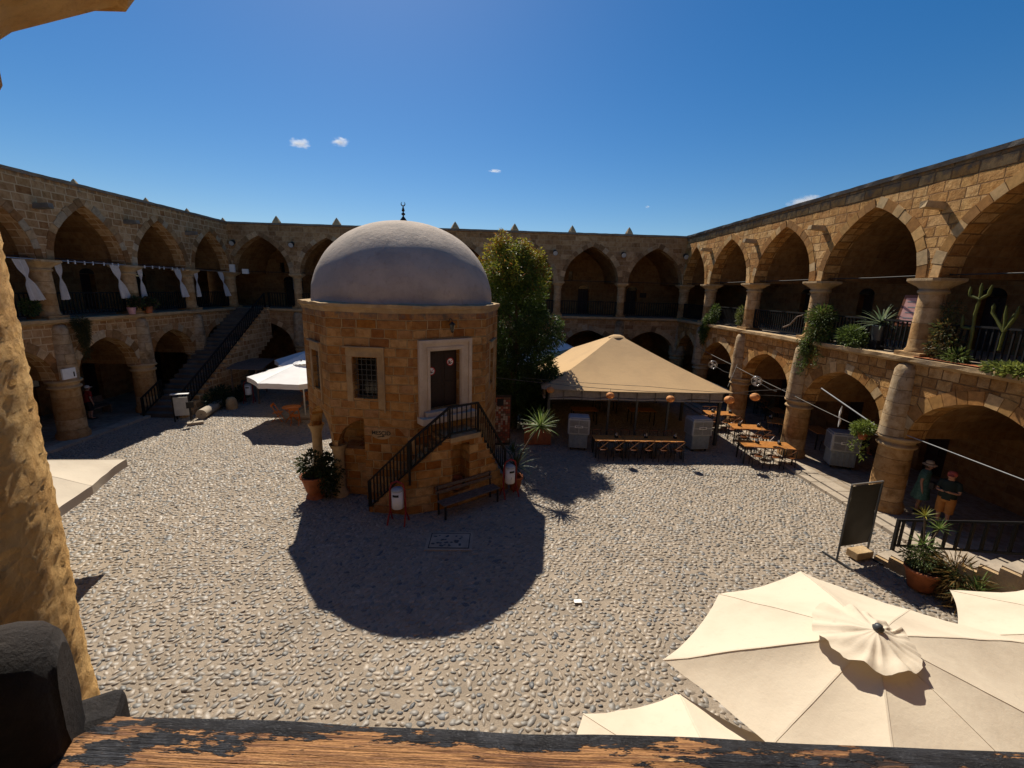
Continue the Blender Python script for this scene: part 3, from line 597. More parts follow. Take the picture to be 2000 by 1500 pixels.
# windows with grilles
for k,(s0,s1) in((5,(.76,1.5)),(4,(.9,1.65)),(7,(.9,1.65))):
    P,L=PF(k); b=MB(); b.face([P(s0,.36,3.3),P(s1,.36,3.3),P(s1,.36,4.55),P(s0,.36,4.55)]); wo=b.build('window',m_glass,mos)
    b=MB()
    for i in range(5): s_=s0+(i+.5)*(s1-s0)/5; b.bar(P(s_,.12,3.3),P(s_,.12,4.55),.016)
    for i in range(8): z_=3.3+(i+.5)*1.25/8; b.bar(P(s0,.12,z_),P(s1,.12,z_),.016)
    b.build('window_grille',m_dgrey,wo)
    b=MB(); fbox(b,P,s0-.2,s1+.2,4.57,4.82,.0,-.025); fbox(b,P,s0-.26,s1+.26,4.83,4.87,.0,-.10); fbox(b,P,s0-.2,s0-.02,3.2,4.565,0,-.02); fbox(b,P,s1+.02,s1+.2,3.0,4.565,0,-.02); fbox(b,P,s1+.2,s1+.24,2.9,4.85,0,-.05); b.build('window_frame',m_trim,wo,bevel=.01)
# painted sign MESCID
a_,d_,n_,_=facef(5); Mx=Matrix((Vector((d_.x,d_.y,0)),Vector((0,0,1)),Vector((n_.x,n_.y,0)))).transposed().to_4x4()
b=MB(); pl_=[(.32*math.cos(a)*(1 if abs(math.cos(a))<.8 else .96),.16*math.sin(a)*1.0) for a in [2*pi*i/20 for i in range(20)]]; b.face([(x,y,0) for x,y in pl_])
Mx.translation=Vector(P5(1.56,-.006,2.2)); pn=b.build('painted_sign',m_trim,mos); pn.matrix_local=Mx
text('sign_lettering','MESCID',.175,m_ink,pn,Matrix.Translation((0,.04,.004)))
b=MB(); b.bar((-.12,-.09,.006),(.06,-.055,.006),.028,.004); b.face([(.04,-.09,.007),(.13,-.04,.007),(.035,-.015,.007)]); b.build('sign_arrow',m_ink,pn)
# lamp over door
lx,ly,lz=P6(1.2,-.22,5.5); b=MB(); b.tube([P6(1.2,0,5.62),P6(1.2,-.1,5.72),(lx,ly,5.68)],.012,6); b.lathe([(.01,.14),(.03,.12),(.10,.06),(.10,.05)],(lx,ly,lz),8); b.lathe([(.02,-.2),(.045,-.17),(.05,-.15)],(lx,ly,lz),8)
wl=b.build('wall_lantern',m_iron,mos); b=MB(); b.lathe([(.05,-.15),(.085,.05)],(lx,ly,lz),8,sm=False); b.build('lantern_glass',m_glass,wl)
# ---- double stair in front of the door
C5=Vector(OC[5]);C6=Vector(OC[6]); a6,d6,n6,_=facef(6); a5,d5,n5,_=facef(5)
def S6(s,o): return C6+d6*s+n6*o
def S5(s,o): return C5+d5*s+n5*o
Fo=S5(1.42,.74);Fi=S5(1.42,.0); Kf=S6(-.5,.9); Ki=C6
segs=[((S5(1.42,.74),S5(1.42,.003)),(S5(2.62,.74),S5(L5-.003,.003)),.0,1.35,8),((S5(2.62,.74),C6+n5*.003),(S6(.72,.9),S6(.72,.003)),1.35,2.25,5),((S6(1.72,.9),S6(1.72,.003)),(S6(2.95,.9),S6(2.95,.003)),2.25,.0,11)]
st_=thing('pavilion_stair_masonry','ochre stone double stair with a niche under its landing at the pavilion door','stair')
b=MB()
for (f0,i0),(f1,i1),z0,z1,n in segs:
    for k in range(n):
        t0,t1=k/n,(k+1)/n; z=z0+(z1-z0)*((k+1)/n if z1>z0 else k/n)
        q=[f0.lerp(f1,t0),f0.lerp(f1,t1),i0.lerp(i1,t1),i0.lerp(i1,t0)]; b.prism([tuple(v) for v in q],-.02,z)
b.build('steps',m_mos,st_)
P=lambda s,d,z:(*S6(s,.9-d),z)
b=MB(); cells(b,.723,1.717,0,2.12,[(.78,1.4,.45,2.02)],P,.55); q=[S6(.723,.36),S6(1.717,.36),S6(1.717,.004),S6(.723,.004)]; b.prism([tuple(v) for v in q],0,2.12)
b.build('niche_wall',m_mos,st_)
b=MB(); q=[S6(.7,.96),S6(1.75,.96),S6(1.75,.004),S6(.7,.004)]; b.prism([tuple(v) for v in q],2.12,2.27); b.build('landing_slab',m_trim,st_,bevel=.015)
b=MB(); px,py=S6(1.08,.62); b.lathe([(.13,.45),(.2,.75),(.22,.8),(.19,.8),(.17,.72)],(px,py,0),16); tag(b.build('flower_pot',m_terra),'empty red clay pot standing in the niche under the pavilion landing','pot')
def railing(label,pts,zt,h,spacing,group=None,mat=None,ext=None,wpost=.06,name='railing',posts=None,bw=.035,low=.12):
    """pts: list of (x,y) foot line; zt: base heights"""
    T=thing(name,label,'railing',(pts[0][0],pts[0][1],zt[0]),group=group); o=Vector((pts[0][0],pts[0][1],zt[0])); mat=mat or m_black
    tb=MB();bb=MB()
    for i in range(len(pts)-1):
        A_=Vector((*pts[i],zt[i]))-o;B_=Vector((*pts[i+1],zt[i+1]))-o; up3=Vector((0,0,h))
        tb.bar(A_+up3,B_+up3,.075,.05); bb.bar(A_+Vector((0,0,low)),B_+Vector((0,0,low)),.05,.05)
        L=(B_-A_).length; n=max(1,int(L/spacing)); me=None
        for k in range(n):
            p=A_.lerp(B_,(k+.5)/n); q=MB(); q.bar((0,0,low),(0,0,h),bw)
            if me is None: me=q.build('baluster',mat,T,loc=p)
            else:
                c=me.copy(); col.objects.link(c); c.parent=T; c.location=p
    tb.build('top_rail',mat,T); bb.build('bottom_rail',mat,T)
    for i,(p,z) in enumerate(zip(pts,zt)):
        q=MB(); e=(ext or {}).get(i,0); q.bar((p[0]-o.x,p[1]-o.y,z-o.z-e),(p[0]-o.x,p[1]-o.y,z-o.z+h+.02),wpost); q.build('post',mat,T)
    return T
rp=[S5(1.42,.70),S5(2.58,.70)*.5+S6(-.5,.86)*.5,S6(.72,.86),S6(1.72,.86),S6(2.85,.86)]
railing('black wooden railing climbing over the double stair to the pavilion door',[tuple(v) for v in rp],[.02,1.36,2.25,2.25,.45],.95,.15,ext={1:.35,4:.3})
# ---------------------------------------------------------------- gallery railings
def wpt(key,u,v=0): 
    Mw=Matrix.Translation(WINGS[key].location)@Matrix.Rotation(WINGS[key].rotation_euler.z,4,'Z'); q=Mw@Vector((u,v,0)); return (q.x,q.y)
FC=[30.44/7*i for i in range(8)]
for i in range(7):
    if i==0: a,c=2.35,FC[1]-.3
    else: a,c=FC[i]+.28,FC[i+1]-.28
    railing(f'black gallery railing in the {ORD[i]} upper bay of the far arcade from its left corner',[wpt('far',a,-.02),wpt('far',c,-.02)],[5.02,5.02],.98,.16,'railings of the upper gallery')
for i in range(5):
    a,c=LC[i]+.36,LC[i+1]-.36
    railing(f'black gallery railing in the {ORD[i]} upper bay of the right arcade from the far corner',[wpt('right',a,-.02),wpt('right',c,-.02)],[5.02,5.02],.98,.15,'railings of the upper gallery')
for i in range(4):
    u=28-4.0*i; a,c=u-4+.38,u-.38
    railing(f'black gallery railing in the {ORD[i]} upper bay of the left arcade from the far corner',[wpt('left',a,-.02),wpt('left',c,-.02)],[5.02,5.02],.98,.16,'railings of the upper gallery')
# ---------------------------------------------------------------- far left stair
ls=thing('left_stair','long dim stone staircase rising along the left arcade to the far gallery','stair')
b=MB(); n=24
for k in range(n):
    y0=20.9+8.72*k/n; y1=20.9+8.72*(k+1)/n; z=5.0*(k+1)/n
    b.box((-16.65,(y0+y1)/2,z-.5+.0),(1.9,y1-y0,1.0),jit=.006)
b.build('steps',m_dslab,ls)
b=MB()
for k in range(n):
    y0=20.9+8.72*k/n; y1=20.9+8.72*(k+1)/n; z=5.0*(k+1)/n
    zb=max(0,z-2.0) if k>11 else 0
    b.box((-15.55,(y0+y1)/2,(z+.06+zb)/2),(.32,y1-y0,z+.06-zb),jit=.012)
b.build('stair_wall',m_left,ls)
railing('long black wooden railing on the dim staircase at the far left corner',[(-15.6,20.6),(-15.6,29.5)],[.02,5.02],.95,.24)
railing('short black railing on the near side of the dim left staircase foot',[(-17.3,20.75),(-17.3,22.1)],[.1,.75],.9,.2)
# slatted canopy
T=thing('slatted_canopy','small slatted wooden canopy in the shade under the left staircase','canopy',(-14.5,25.2,0)); T.scale=(1,1,.88)
b=MB()
for i in range(9): 
    y=-1.7+i*.42; sk=-.38*(y)/1.0*.9; b.box((.1+sk*.9,y,2.3-i*.0),(1.9,.30,.03),Matrix.Rotation(R(0),3,'Z'))
b.build('slat_roof',m_oldwood,T)
for x,y in((-.2,-1.5),(1.1,-1.4),(-1.6,1.5),(0,1.5)): b=MB(); b.bar((x,y,0),(x,y,2.28),.07); b.build('post',m_oldwood,T)
# fallen column drum and stone
T=thing('fallen_column','pale fallen column shaft lying on the cobbles near the left stair','column drum')
b=MB(); b.tube([(-14.55,20.75,.24),(-14.8,21.9,.24),(-15.05,23.0,.24)],[.24,.23,.22],20); b.build('shaft',m_slab,T); b=MB(); b.tube([(-14.545,20.735,.24),(-14.552,20.77,.24)],.02,8); b.build('dowel_hole',m_ink,T)
b=MB(); b.lathe([(.26,0),(.28,.2),(.24,.5),(.16,.62),(.01,.66)],(-14.25,22.7,0),12,jit=.12); tag(b.build('carved_stone',m_trim),'rounded carved stone block standing beside the fallen column','stone')
# A board and foot sign
T=thing('notice_stand','black framed notice stand with a white panel at the left stair foot','sign stand',(-15.15,20.35,0),R(20))
for x in(-.32,.32): b=MB(); b.bar((x,.0,0),(x,0,1.35),.05); b.build('leg',m_iron,T)
b=MB(); b.box((0,0,1.36),(.72,.22,.03)); b.build('cap',m_plate,T)
b=MB(); b.box((0,0,.75),(.58,.03,.9)); b.build('panel',m_poster,T)
T=thing('post_stand','small lit base plate with a thin black post beside the notice stand','sign stand',(-14.3,19.95,0),R(35))
b=MB(); b.box((0,0,.07),(.62,.3,.1),jit=.01); b.build('base',m_slab,T); b=MB(); b.bar((-.08,0,.1),(-.12,.05,1.05),.035); b.box((-.12,.05,.95),(.3,.02,.3)); b.build('post',m_iron,T)
def leaves(name,pts,nrm,size,cols,parent=None,asp=.45,droop=.3,seed=1,jit=.6):
    """pts Nx3 leaf positions; rhombus leaves with random orientation"""
    r=np.random.default_rng(seed); N=len(pts); d=r.normal(0,1,(N,3)); d=d*jit+nrm; d[:,2]-=droop; d/=np.linalg.norm(d,axis=1)[:,None]
    t=r.normal(0,1,(N,3)); t-= (t*d).sum(1)[:,None]*d; t/=np.linalg.norm(t,axis=1)[:,None]; L=size*r.uniform(.6,1.3,N)[:,None]; W=L*asp*.5
    up=np.cross(d,t); a=pts; bq=pts+d*L*.45+t*W+up*L*.06; c=pts+d*L; e=pts+d*L*.45-t*W+up*L*.06
    V=np.stack([a,bq,c,e],1).reshape(-1,3); Fq=np.arange(N*4).reshape(-1,4)
    return npmesh(name,V,Fq,m_leaf,parent,np.repeat(cols,4,0))
def blob(r,n,c,rad,shell=.5):
    v=r.normal(0,1,(n,3)); v/=np.linalg.norm(v,axis=1)[:,None]; k=r.random(n)**shell; return c+v*k[:,None]*np.array(rad),v
# ---------------------------------------------------------------- tree
def tree():
    T=thing('leafy_tree','tall dark green tree with yellow orange tips growing between pavilion and tent','tree',(.72,20.3,0)); T.scale=(1.06,1.06,1.025)
    b=MB(); limbs=[]
    b.tube([(0,0,0),(.05,.05,1.2),(-.05,0,2.6),(.1,.1,4.2),(0,0,6.0)],[.2,.17,.14,.1,.05],10)
    for k in range(14):
        z=1.6+k*.38; a=k*2.4; L=1.5*(1-abs(z-3.6)/6); b.tube([(0,0,z),(L*.5*math.cos(a),L*.5*math.sin(a),z+.5),(L*math.cos(a),L*math.sin(a),z+1.2)],[.06,.035,.012],6)
    b.build('trunk',m_bark,T)
    r=np.random.default_rng(11); P=[];Nn=[]
    # clumps along an upright irregular crown
    def rad(z): return np.interp(z,[.4,1.2,2.2,3.6,5,6.2,7.2,8.0,8.7],[1.2,1.6,1.75,1.9,1.95,1.75,1.5,1.0,.2])
    nc=430
    for i in range(nc):
        z=r.uniform(.45,8.4); R0=rad(z); a=r.uniform(0,2*np.pi); k=r.uniform(.12,1.0)**.6; ox=-.35 if z>5 else 0
        if z>6: ox=-.45
        c=np.array([ox*0.6+R0*k*np.cos(a),R0*k*np.sin(a)*.9,z+r.normal(0,.12)]); s=r.uniform(.2,.42)
        q,v=blob(r,int(170*s/.3),c,(s,s,s*1.25)); P.append(q); Nn.append(v*.5+np.array([np.cos(a),np.sin(a),.5])*.5)
    for (c,s,n) in [((1.6,-.1,5.0),.45,400),((1.8,-.3,4.4),.4,400),((1.3,-1.2,3.1),.45,500),((1.55,-1.3,2.8),.4,350),((1.1,-1.2,2.5),.45,450),((-.6,0,8.3),.35,300),((.25,.1,8.35),.4,300),((.8,0,7.9),.4,300)]:
        q,v=blob(r,n,np.array(c),(s,s*.8,s)); P.append(q);Nn.append(v)
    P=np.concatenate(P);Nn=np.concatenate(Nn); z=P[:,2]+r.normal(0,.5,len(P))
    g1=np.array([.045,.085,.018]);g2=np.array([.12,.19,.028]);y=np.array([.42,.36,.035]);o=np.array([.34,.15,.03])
    t=np.clip((z-4.2)/2.6,0,1)[:,None]; c=g1*(1-t)+g2*t; k2=1;out=np.clip((np.hypot(P[:,0]+.2,P[:,1])/np.maximum(rad(P[:,2]),.2)-.55)/.45,0,1)[:,None]  # green brightens upward: the sunlit top is put into the leaf colour
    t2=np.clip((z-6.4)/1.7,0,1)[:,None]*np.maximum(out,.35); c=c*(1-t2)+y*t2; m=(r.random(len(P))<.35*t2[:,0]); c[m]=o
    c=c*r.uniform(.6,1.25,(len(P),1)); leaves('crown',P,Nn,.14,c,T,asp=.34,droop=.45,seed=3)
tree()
# ---------------------------------------------------------------- planting helpers
GREEN=[(.055,.10,.025),(.08,.13,.03),(.12,.15,.04),(.04,.075,.02)]
def bush(name,label,loc,balls,n,size,pal=GREEN,cat='plant',pot=None,asp=.4,seed=2,trail=None,parent=None,droop=.2,group=None):
    T=thing(name,label,cat,loc,group=group); r=np.random.default_rng(seed); P=[];V=[]
    for c,rad in balls:
        m=int(n*rad[0]*rad[1]*rad[2]/sum(q[1][0]*q[1][1]*q[1][2] for q in balls)); q,v=blob(r,max(30,m),np.array(c,float),rad); P.append(q);V.append(v)
    if trail:
        for (x,y,z,L,m) in trail:
            t=r.random(m); q=np.stack([x+r.normal(0,.05,m)+np.sin(t*6+x*9)*.05,y+r.normal(0,.05,m),z-t*L],1); P.append(q); v=r.normal(0,1,(m,3)); v[:,2]-=.8; V.append(v)
    P=np.concatenate(P);V=np.concatenate(V); pa=np.array(pal); c=pa[r.integers(0,len(pa),len(P))]*r.uniform(.6,1.3,(len(P),1))
    leaves('foliage',P,V,size,c,T,asp=asp,droop=droop,seed=seed)
    b=MB(); 
    for k in range(7):
        c,rad=random.choice(balls); b.tube([(0,0,.0),(c[0]*.5,c[1]*.5,c[2]*.5+.1),(c[0]+random.uniform(-1,1)*rad[0]*.6,c[1]+random.uniform(-1,1)*rad[1]*.6,c[2]+rad[2]*.4)],[.018,.012,.005],5)
    b.build('stems',m_bark,T)
    if pot:
        r0,h=pot; b=MB(); b.lathe([(r0*.6,-h),(r0*.68,-h+.01),(r0,-.06),(r0*1.08,-.06),(r0*1.08,.0),(r0*.95,0),(r0*.9,-.05)],(0,0,0),24); po=b.build('pot',m_terra,T)
        b=MB(); b.disc((0,0,-.05),r0*.92,20); b.build('soil',m_soil,po)
    return T
def rosette(b,c,n,L,w,pal,spread=(.1,1.3),droop=.5,seed=0,lean=(0,0)):
    r=random.Random(seed)
    for k in range(n):
        a=k*2.399+r.uniform(-.2,.2); e=spread[0]+(spread[1]-spread[0])*(k/n)**.8; LL=L*r.uniform(.75,1.1); kk=r.uniform(.7,1.25); b.col=tuple(x*kk for x in r.choice(pal))
        dirh=Vector((math.cos(a),math.sin(a),0)); side=Vector((-math.sin(a),math.cos(a),0)); p=Vector(c); rows=[]; el=pi/2-e
        m=5
        for i in range(m+1):
            t=i/m; ww=w*(1-t)**.7*(.55+.9*min(t*3,1)*.5) if i<m else .001; nrm=Vector((0,0,1)); rows.append((p-side*ww/2,p+Vector((0,0,-ww*.18)),p+side*ww/2))
            el2=el-droop*t*t*1.2; p=p+(dirh*math.cos(el2)+Vector((lean[0],lean[1],0))*.0+Vector((0,0,math.sin(el2))))*LL/m
        for q0,q1 in zip(rows[:-1],rows[1:]):
            b.face([q0[0],q0[1],q1[1],q1[0]],sm=True); b.face([q0[1],q0[2],q1[2],q1[1]],sm=True)
    b.col=None
YUC=[(.16,.24,.05),(.10,.17,.035),(.24,.30,.08)]
AGA=[(.20,.26,.16),(.15,.21,.12),(.27,.32,.18)]
DYUC=[(.06,.09,.03),(.04,.07,.02)]
# yucca with bent trunk in red pot next to bin
T=thing('bent_yucca','bent yucca with one bright spiky head in a red pot right of the pavilion','plant',(.62,13.6,0))
b=MB(); b.tube([(0,0,.35),(.05,.02,.8),(.18,.05,1.25),(.45,.1,1.75),(.78,.2,2.2)],[.035,.03,.03,.032,.04],8); b.build('trunk',m_bark,T)
b=MB(); rosette(b,(.8,.2,2.2),75,.72,.05,YUC,(.05,2.0),.35,3); b.build('leaf_head',m_leaf,T)
b=MB(); rosette(b,(.0,.05,.8),46,.85,.05,DYUC,(.05,1.9),.6,5); rosette(b,(-.1,.1,1.3),30,.6,.045,DYUC,(.05,1.6),.4,6); b.build('lower_leaves',m_leaf,T)
b=MB(); b.lathe([(.16,0),(.24,.42),(.27,.42),(.27,.5),(.22,.5),(.2,.44)],(0,0,0),24); b.build('pot',m_terra,T)
# box planter
T=thing('planter_box','brown rectangular clay planter on the cobbles in front of the dark tree shade','planter',(1.75,18.2,0))
b=MB(); b.box((0,0,.36),(1.15,.55,.7)); b.box((0,0,.73),(1.22,.62,.05)); b.build('box',m_terra,T,bevel=.02); b=MB(); rosette(b,(0,0,.75),26,.5,.05,DYUC,(.1,1.5),.5,8); b.build('leaves',m_leaf,T)
# pot with shrub in front of pavilion left corner
bush('potted_shrub','dark leafy shrub spilling from a big terracotta bowl at the pavilion left corner',(-5.75,12.9,.75),[((0,0,.35),(.5,.45,.4)),((.45,-.05,.15),(.45,.4,.55)),((.5,-.1,-.3),(.35,.3,.4))],2600,.12,[(.03,.055,.018),(.05,.075,.02),(.08,.08,.03)],pot=(.42,.55),seed=21)
T=thing('pot_plinth','low brown block carrying the shrub bowl beside the pavilion','plinth',(-5.75,12.9,0)); b=MB(); b.lathe([(.3,0),(.3,.05),(.22,.08),(.22,.2)],(0,0,0),16); b.build('base',m_terra,T)
# ---------------------------------------------------------------- bins
def make_bin():
    T=thing('litter_bin',None,'litter bin'); 
    b=MB(); b.lathe([(.001,.48),(.16,.48),(.165,.49),(.165,1.0),(.15,1.0),(.15,.95)],(0,0,0),24); dr=b.build('drum',m_plate,T)
    b=MB(); b.lathe([(.17,1.0),(.175,1.02),(.13,1.07),(.001,1.09)],(0,0,0),24); b.build('lid',m_cool,T)
    b=MB(); 
    for i in range(8):
        a=R(-125)+R(10)*i-R(5); 
    pts=[(.168*math.cos(a),.168*math.sin(a)) for a in [R(-122+8*i) for i in range(9)]]
    for (x0,y0),(x1,y1) in zip(pts[:-1],pts[1:]): b.face([(x0,y0,.86),(x1,y1,.86),(x1,y1,.93),(x0,y0,.93)])
    b.build('slot',m_ink,dr)
    b=MB(); b.tube([(-.23,0,.3),(-.22,0,1.0),(-.17,0,1.2),(0,0,1.28),(.17,0,1.2),(.22,0,1.0),(.23,0,.3)],.025,8); b.build('hoop',m_redp,T)
    for sx in(-1,1):
        for sy in(-1,1): b=MB(); b.tube([(sx*.23,0,.34),(sx*.24,sy*.08,.25),(sx*.25,sy*.2,.0)],.025,7); b.build('leg',m_redp,T)
    return T
bn=make_bin(); tag(bn,'white litter bin on a red stand in front of the pavilion stair',group='white litter bins on red stands'); bn.location=(-2.8,11.35,0); bn.rotation_euler.z=R(-8)
for x,y,z,l in((.42,13.1,R(25),'white litter bin with red frame beside the potted yucca'),(-14.05,24.0,R(10),'white litter bin with red frame in the shade by the slatted canopy')):
    c=copy_tree(bn); c.location=(x,y,0); c.rotation_euler.z=z; c['label']=l
# ---------------------------------------------------------------- bench
ba=math.atan2(d6.y,d6.x); bc=S6(1.18,1.22)
T=thing('wooden_bench','dark slatted wooden bench standing before the niche of the pavilion stair','bench',(bc.x,bc.y,0),ba)
b=MB()
for i in range(4): b.box((0,-.2+.105*i,.46),(2.05,.085,.03))
b.build('seat',m_oldwood,T,bevel=.004)
b=MB()
for i in range(2): b.box((0,.24+.03*i,.68+.14*i),(2.05,.03,.1))
b.build('backrest',m_oldwood,T,bevel=.004)
for x in(-.95,.95):
    b=MB(); b.bar((x,-.2,0),(x,-.2,.44),.045); b.bar((x,.2,0),(x,.2,.44),.045); b.bar((x,.2,.44),(x,.28,.88),.04); b.bar((x,-.22,.43),(x,.22,.43),.04); b.build('leg_frame',m_iron,T)
# manholes, paper
T=thing('manhole_cover','square cobble filled manhole cover in the pavilion shadow','manhole cover',(-1.22,10.42,0))
b=MB(); b.box((0,0,.012),(1.22,.84,.03)); b.build('concrete_rim',m_slab,T)
b=MB(); b.box((0,0,.03),(1.02,.66,.012)); b.build('cover',m_slab,T); b=MB()
for x0,x1,y0,y1 in((-.53,.53,-.35,-.33),(-.53,.53,.33,.35),(-.53,-.51,-.33,.33),(.51,.53,-.33,.33)): b.box(((x0+x1)/2,(y0+y1)/2,.034),(x1-x0,y1-y0,.014))
b.build('metal_frame',m_iron,T); b=MB()
for i in range(34): b.ball((random.uniform(-.44,.3),random.uniform(-.27,.27),.036),random.uniform(.03,.055),8,4,sz=.3,sy=.7)
tag(b.build('inset_pebbles',m_dgrey,T),kind='stuff')
b=MB(); b.box((1.81,8.13,.05),(.16,.1,.004),Matrix.Rotation(R(4),3,'Z')); tag(b.build('paper_scrap',m_white2),'small white scrap of paper lying on the sunny cobbles','paper')
# menu board right of pavilion
T=thing('menu_board','tall menu board covered in small red and pale pictures right of the pavilion','sign board',(.05,17.6,0),R(8))
b=MB(); b.box((0,0,1.2),(.98,.05,2.2)); b.build('frame',m_door,T); b=MB()
for i in range(9):
    for j in range(20):
        b.col=random.choice([(.45,.12,.05),(.5,.3,.2),(.3,.06,.03),(.6,.45,.3),(.2,.1,.05)]); b.box((-.4+i*.1,-.027,.25+j*.1),(.09,.004,.09))
b.col=None; b.build('picture_panel',simple('menu_print',(1,1,1),.6,attr=True),T); b=MB(); b.box((.02,-.034,2.0),(.28,.004,.32)); b.build('black_badge',m_ink,T)
# ---------------------------------------------------------------- foreground handrail
T=thing('peeling_handrail','broad handrail with peeling black paint over orange wood across the bottom foreground','handrail',(0,.45,5.953),R(-2.6))
b=MB(); n=60; prof=[]; W_=.066
for a in range(-3,4): prof.append((math.sin(R(a*30))*W_, (math.cos(R(a*30))**.5 if abs(a)<3 else 0)*.03))
prof=[(-W_,-.06)]+prof+[(W_,-.06)]
rows=[]
for i in range(n+1):
    x=-.585+1.9*i/n; rows.append([(x+(.02*(y/W_)*0 if i else .035*(y/W_)),y+noise.noise(Vector((x*6,y*8,2)))*.004,z+noise.noise(Vector((x*5,y*20,7)))*.003) for y,z in prof])
for r0,r1 in zip(rows[:-1],rows[1:]):
    for k in range(len(prof)-1): b.face([r0[k],r1[k],r1[k+1],r0[k+1]][::-1],sm=True)
b.face(rows[0]);b.face(rows[-1][::-1]); b.build('rail',m_paint,T,weld=True)
q=MB(); q.bar((0,0,-.9),(0,0,-.05),.045); q=q.build('baluster',m_black,T,loc=(-.3,0,0))
for i in range(1,11): c=q.copy(); col.objects.link(c); c.parent=T; c.location=(-.3+i*.16,0,0)
# scrolled newel beside the column
m_newel=rock('worn_black_newel',(.045,.036,.03),(.014,.012,.012),7,34,.9,.01,rough=.7,dark=(.13,.075,.045),gr=.6)
T=thing('newel_post','worn black rounded newel post end against the rough golden column','post',(-.615,.47,6.045))
b=MB(); ax=Vector((-.83,-.56,0)).normalized(); sd=Vector((-ax.y,ax.x,0)); pr_=[(.068*math.cos(a)*(1),.03+.085*math.sin(a)) for a in [pi*i/14 for i in range(15)]]; pr_=[(.06,-.95),(.06,-.12),(.074,-.06)]+pr_+[(-.074,-.06),(-.06,-.12),(-.06,-.95)]
rows=[]; O=Vector((.025,.045,0))
for t,sc_ in((0,.55),(.006,.76),(.018,.89),(.04,.97),(.07,1.0),(.2,1.0),(.5,1.0)):
    rows.append([O+ax*t+sd*x*sc_+Vector((0,0,(z*sc_ if z>-.9 else z)+noise.noise(Vector((t*9,x*30,z*20)))*.004)) for x,z in pr_])
for r0,r1 in zip(rows[:-1],rows[1:]):
    for k in range(len(pr_)-1): b.face([r0[k],r1[k],r1[k+1],r0[k+1]],sm=True)
b.face(rows[0][::-1]); b.build('scroll_end',m_newel,T,weld=True)
b=MB(); b.box((.0,.085,-.56),(.075,.075,.94),Matrix.Rotation(R(28),3,'Z')); b.build('block',m_newel,T,bevel=.015)
# ---------------------------------------------------------------- umbrellas
def umbrella(label,hub,rim,mat,zpole=0,valance=0,vent=True,base=True,square=False,sag=.05,group='patio umbrellas',seed=1,cap_r=.5,ventz=.1,name='patio_umbrella',pr=.03):
    """hub world; rim list of (dx,dy,dz) relative hub"""
    hx,hy,hz=hub; T=thing(name,label,'umbrella',(hx,hy,zpole),group=group); H=Vector((0,0,hz-zpole)); n=len(rim)
    m=16;k_=10
    def surf(t,i,f,off=0):
        a=Vector(rim[i]);c=Vector(rim[(i+1)%n]); e=a.lerp(c,f); inward=4*f*(1-f)
        p=e*t*(1-.035*inward*t); p.z=e.z*t**1.12+noise.noise(Vector((p.x*6+seed,p.y*1.6,seed*2)))*.012*t-sag*inward*t*1.0*math.sin(pi*min(t,.999)*.9+.2)*.8+noise.noise(Vector((p.x*2.2+seed,p.y*2.2,seed)))*.02*t; 
        return H+p+Vector((0,0,off))
    b=MB(); V={}; vs=[]
    for i in range(n):
        for q in range(k_+1):
            for r_ in range(m+1): V[(i,q,r_)]=len(vs); vs.append(surf((r_/m)*.999+.001,i,q/k_))
    fs=[]
    for i in range(n):
        for q in range(k_):
            for r_ in range(m): fs.append((V[i,q,r_],V[i,q,r_+1],V[i,q+1,r_+1],V[i,q+1,r_]))
    b.idx(vs,fs,sm=True)
    for i in range(n):
        for r_ in range(m): a=surf(r_/m*.999+.001,i,0);c=surf((r_+1)/m*.999+.001,i,0); b.bar(a+Vector((0,0,.001)),c+Vector((0,0,.001)),.016,.004)
    if valance:
        for i in range(n):
            for q in range(k_):
                a=surf(1,i,q/k_);c=surf(1,i,(q+1)/k_); o=Vector((0,0,-valance)); b.face([a,c,c*1.0+o,a+o])
    cano=b.build('canopy',mat,T)
    b=MB(); [b.bar(H+Vector(p)*.06+Vector((0,0,-.05)),H+Vector((p[0]*.97,p[1]*.97,p[2]-.03)),.022) for p in rim]; b.build('ribs',m_dgrey,T)
    if vent:
        b=MB(); vs=[];mm=9;kk=n*10
        for r_ in range(mm+1):
            for q in range(kk):
                a=q/kk*n; i=int(a)%n;f=a-int(a); t=r_/mm; p=(Vector(rim[i]).lerp(Vector(rim[(i+1)%n]),f)); p=p/max(.01,math.hypot(p.x,p.y))*cap_r*(.98+.05*abs(2*f-1)**1.5)*(1+.25*math.cos(a/n*2*pi))
                z=-.05*t*cap_r/.3+ventz*(1-t*.55)+ (noise.noise(Vector((a*3.1,seed,t*1.5)))*.06+noise.noise(Vector((a*2.2,seed+4,t*2.5)))*.045+noise.noise(Vector((p.x*11,p.y*11+seed,1)))*.02)*t
                vs.append(H+Vector((p.x*t*(1+noise.noise(Vector((a*3,seed,0)))*.12*t),p.y*t,z)))
        b.idx(vs,[(r_*kk+q,(r_+1)*kk+q,(r_+1)*kk+(q+1)%kk,r_*kk+(q+1)%kk) for r_ in range(mm) for q in range(kk)],sm=True); b.build('vent_cap',mat,T)
    b=MB(); b.lathe([(.045,0),(.05,.02),(.035,.035),(.032,.05),(.001,.055)],tuple(H+Vector((0,0,ventz))),20); b.build('hub',m_dgrey,T)
    b=MB(); b.tube([(0,0,.02),(0,0,hz-zpole-.02)],pr,10); b.build('pole',m_plate if mat==m_white else m_dgrey,T)
    if base: b=MB(); b.box((0,0,.07),(.7,.7,.14)); b.build('base',m_slab if mat==m_white else m_cool2,T,bevel=.02)
    return T
def rimp(specs): return [(r*math.cos(R(a)),r*math.sin(R(a)),dz) for a,r,dz in specs]
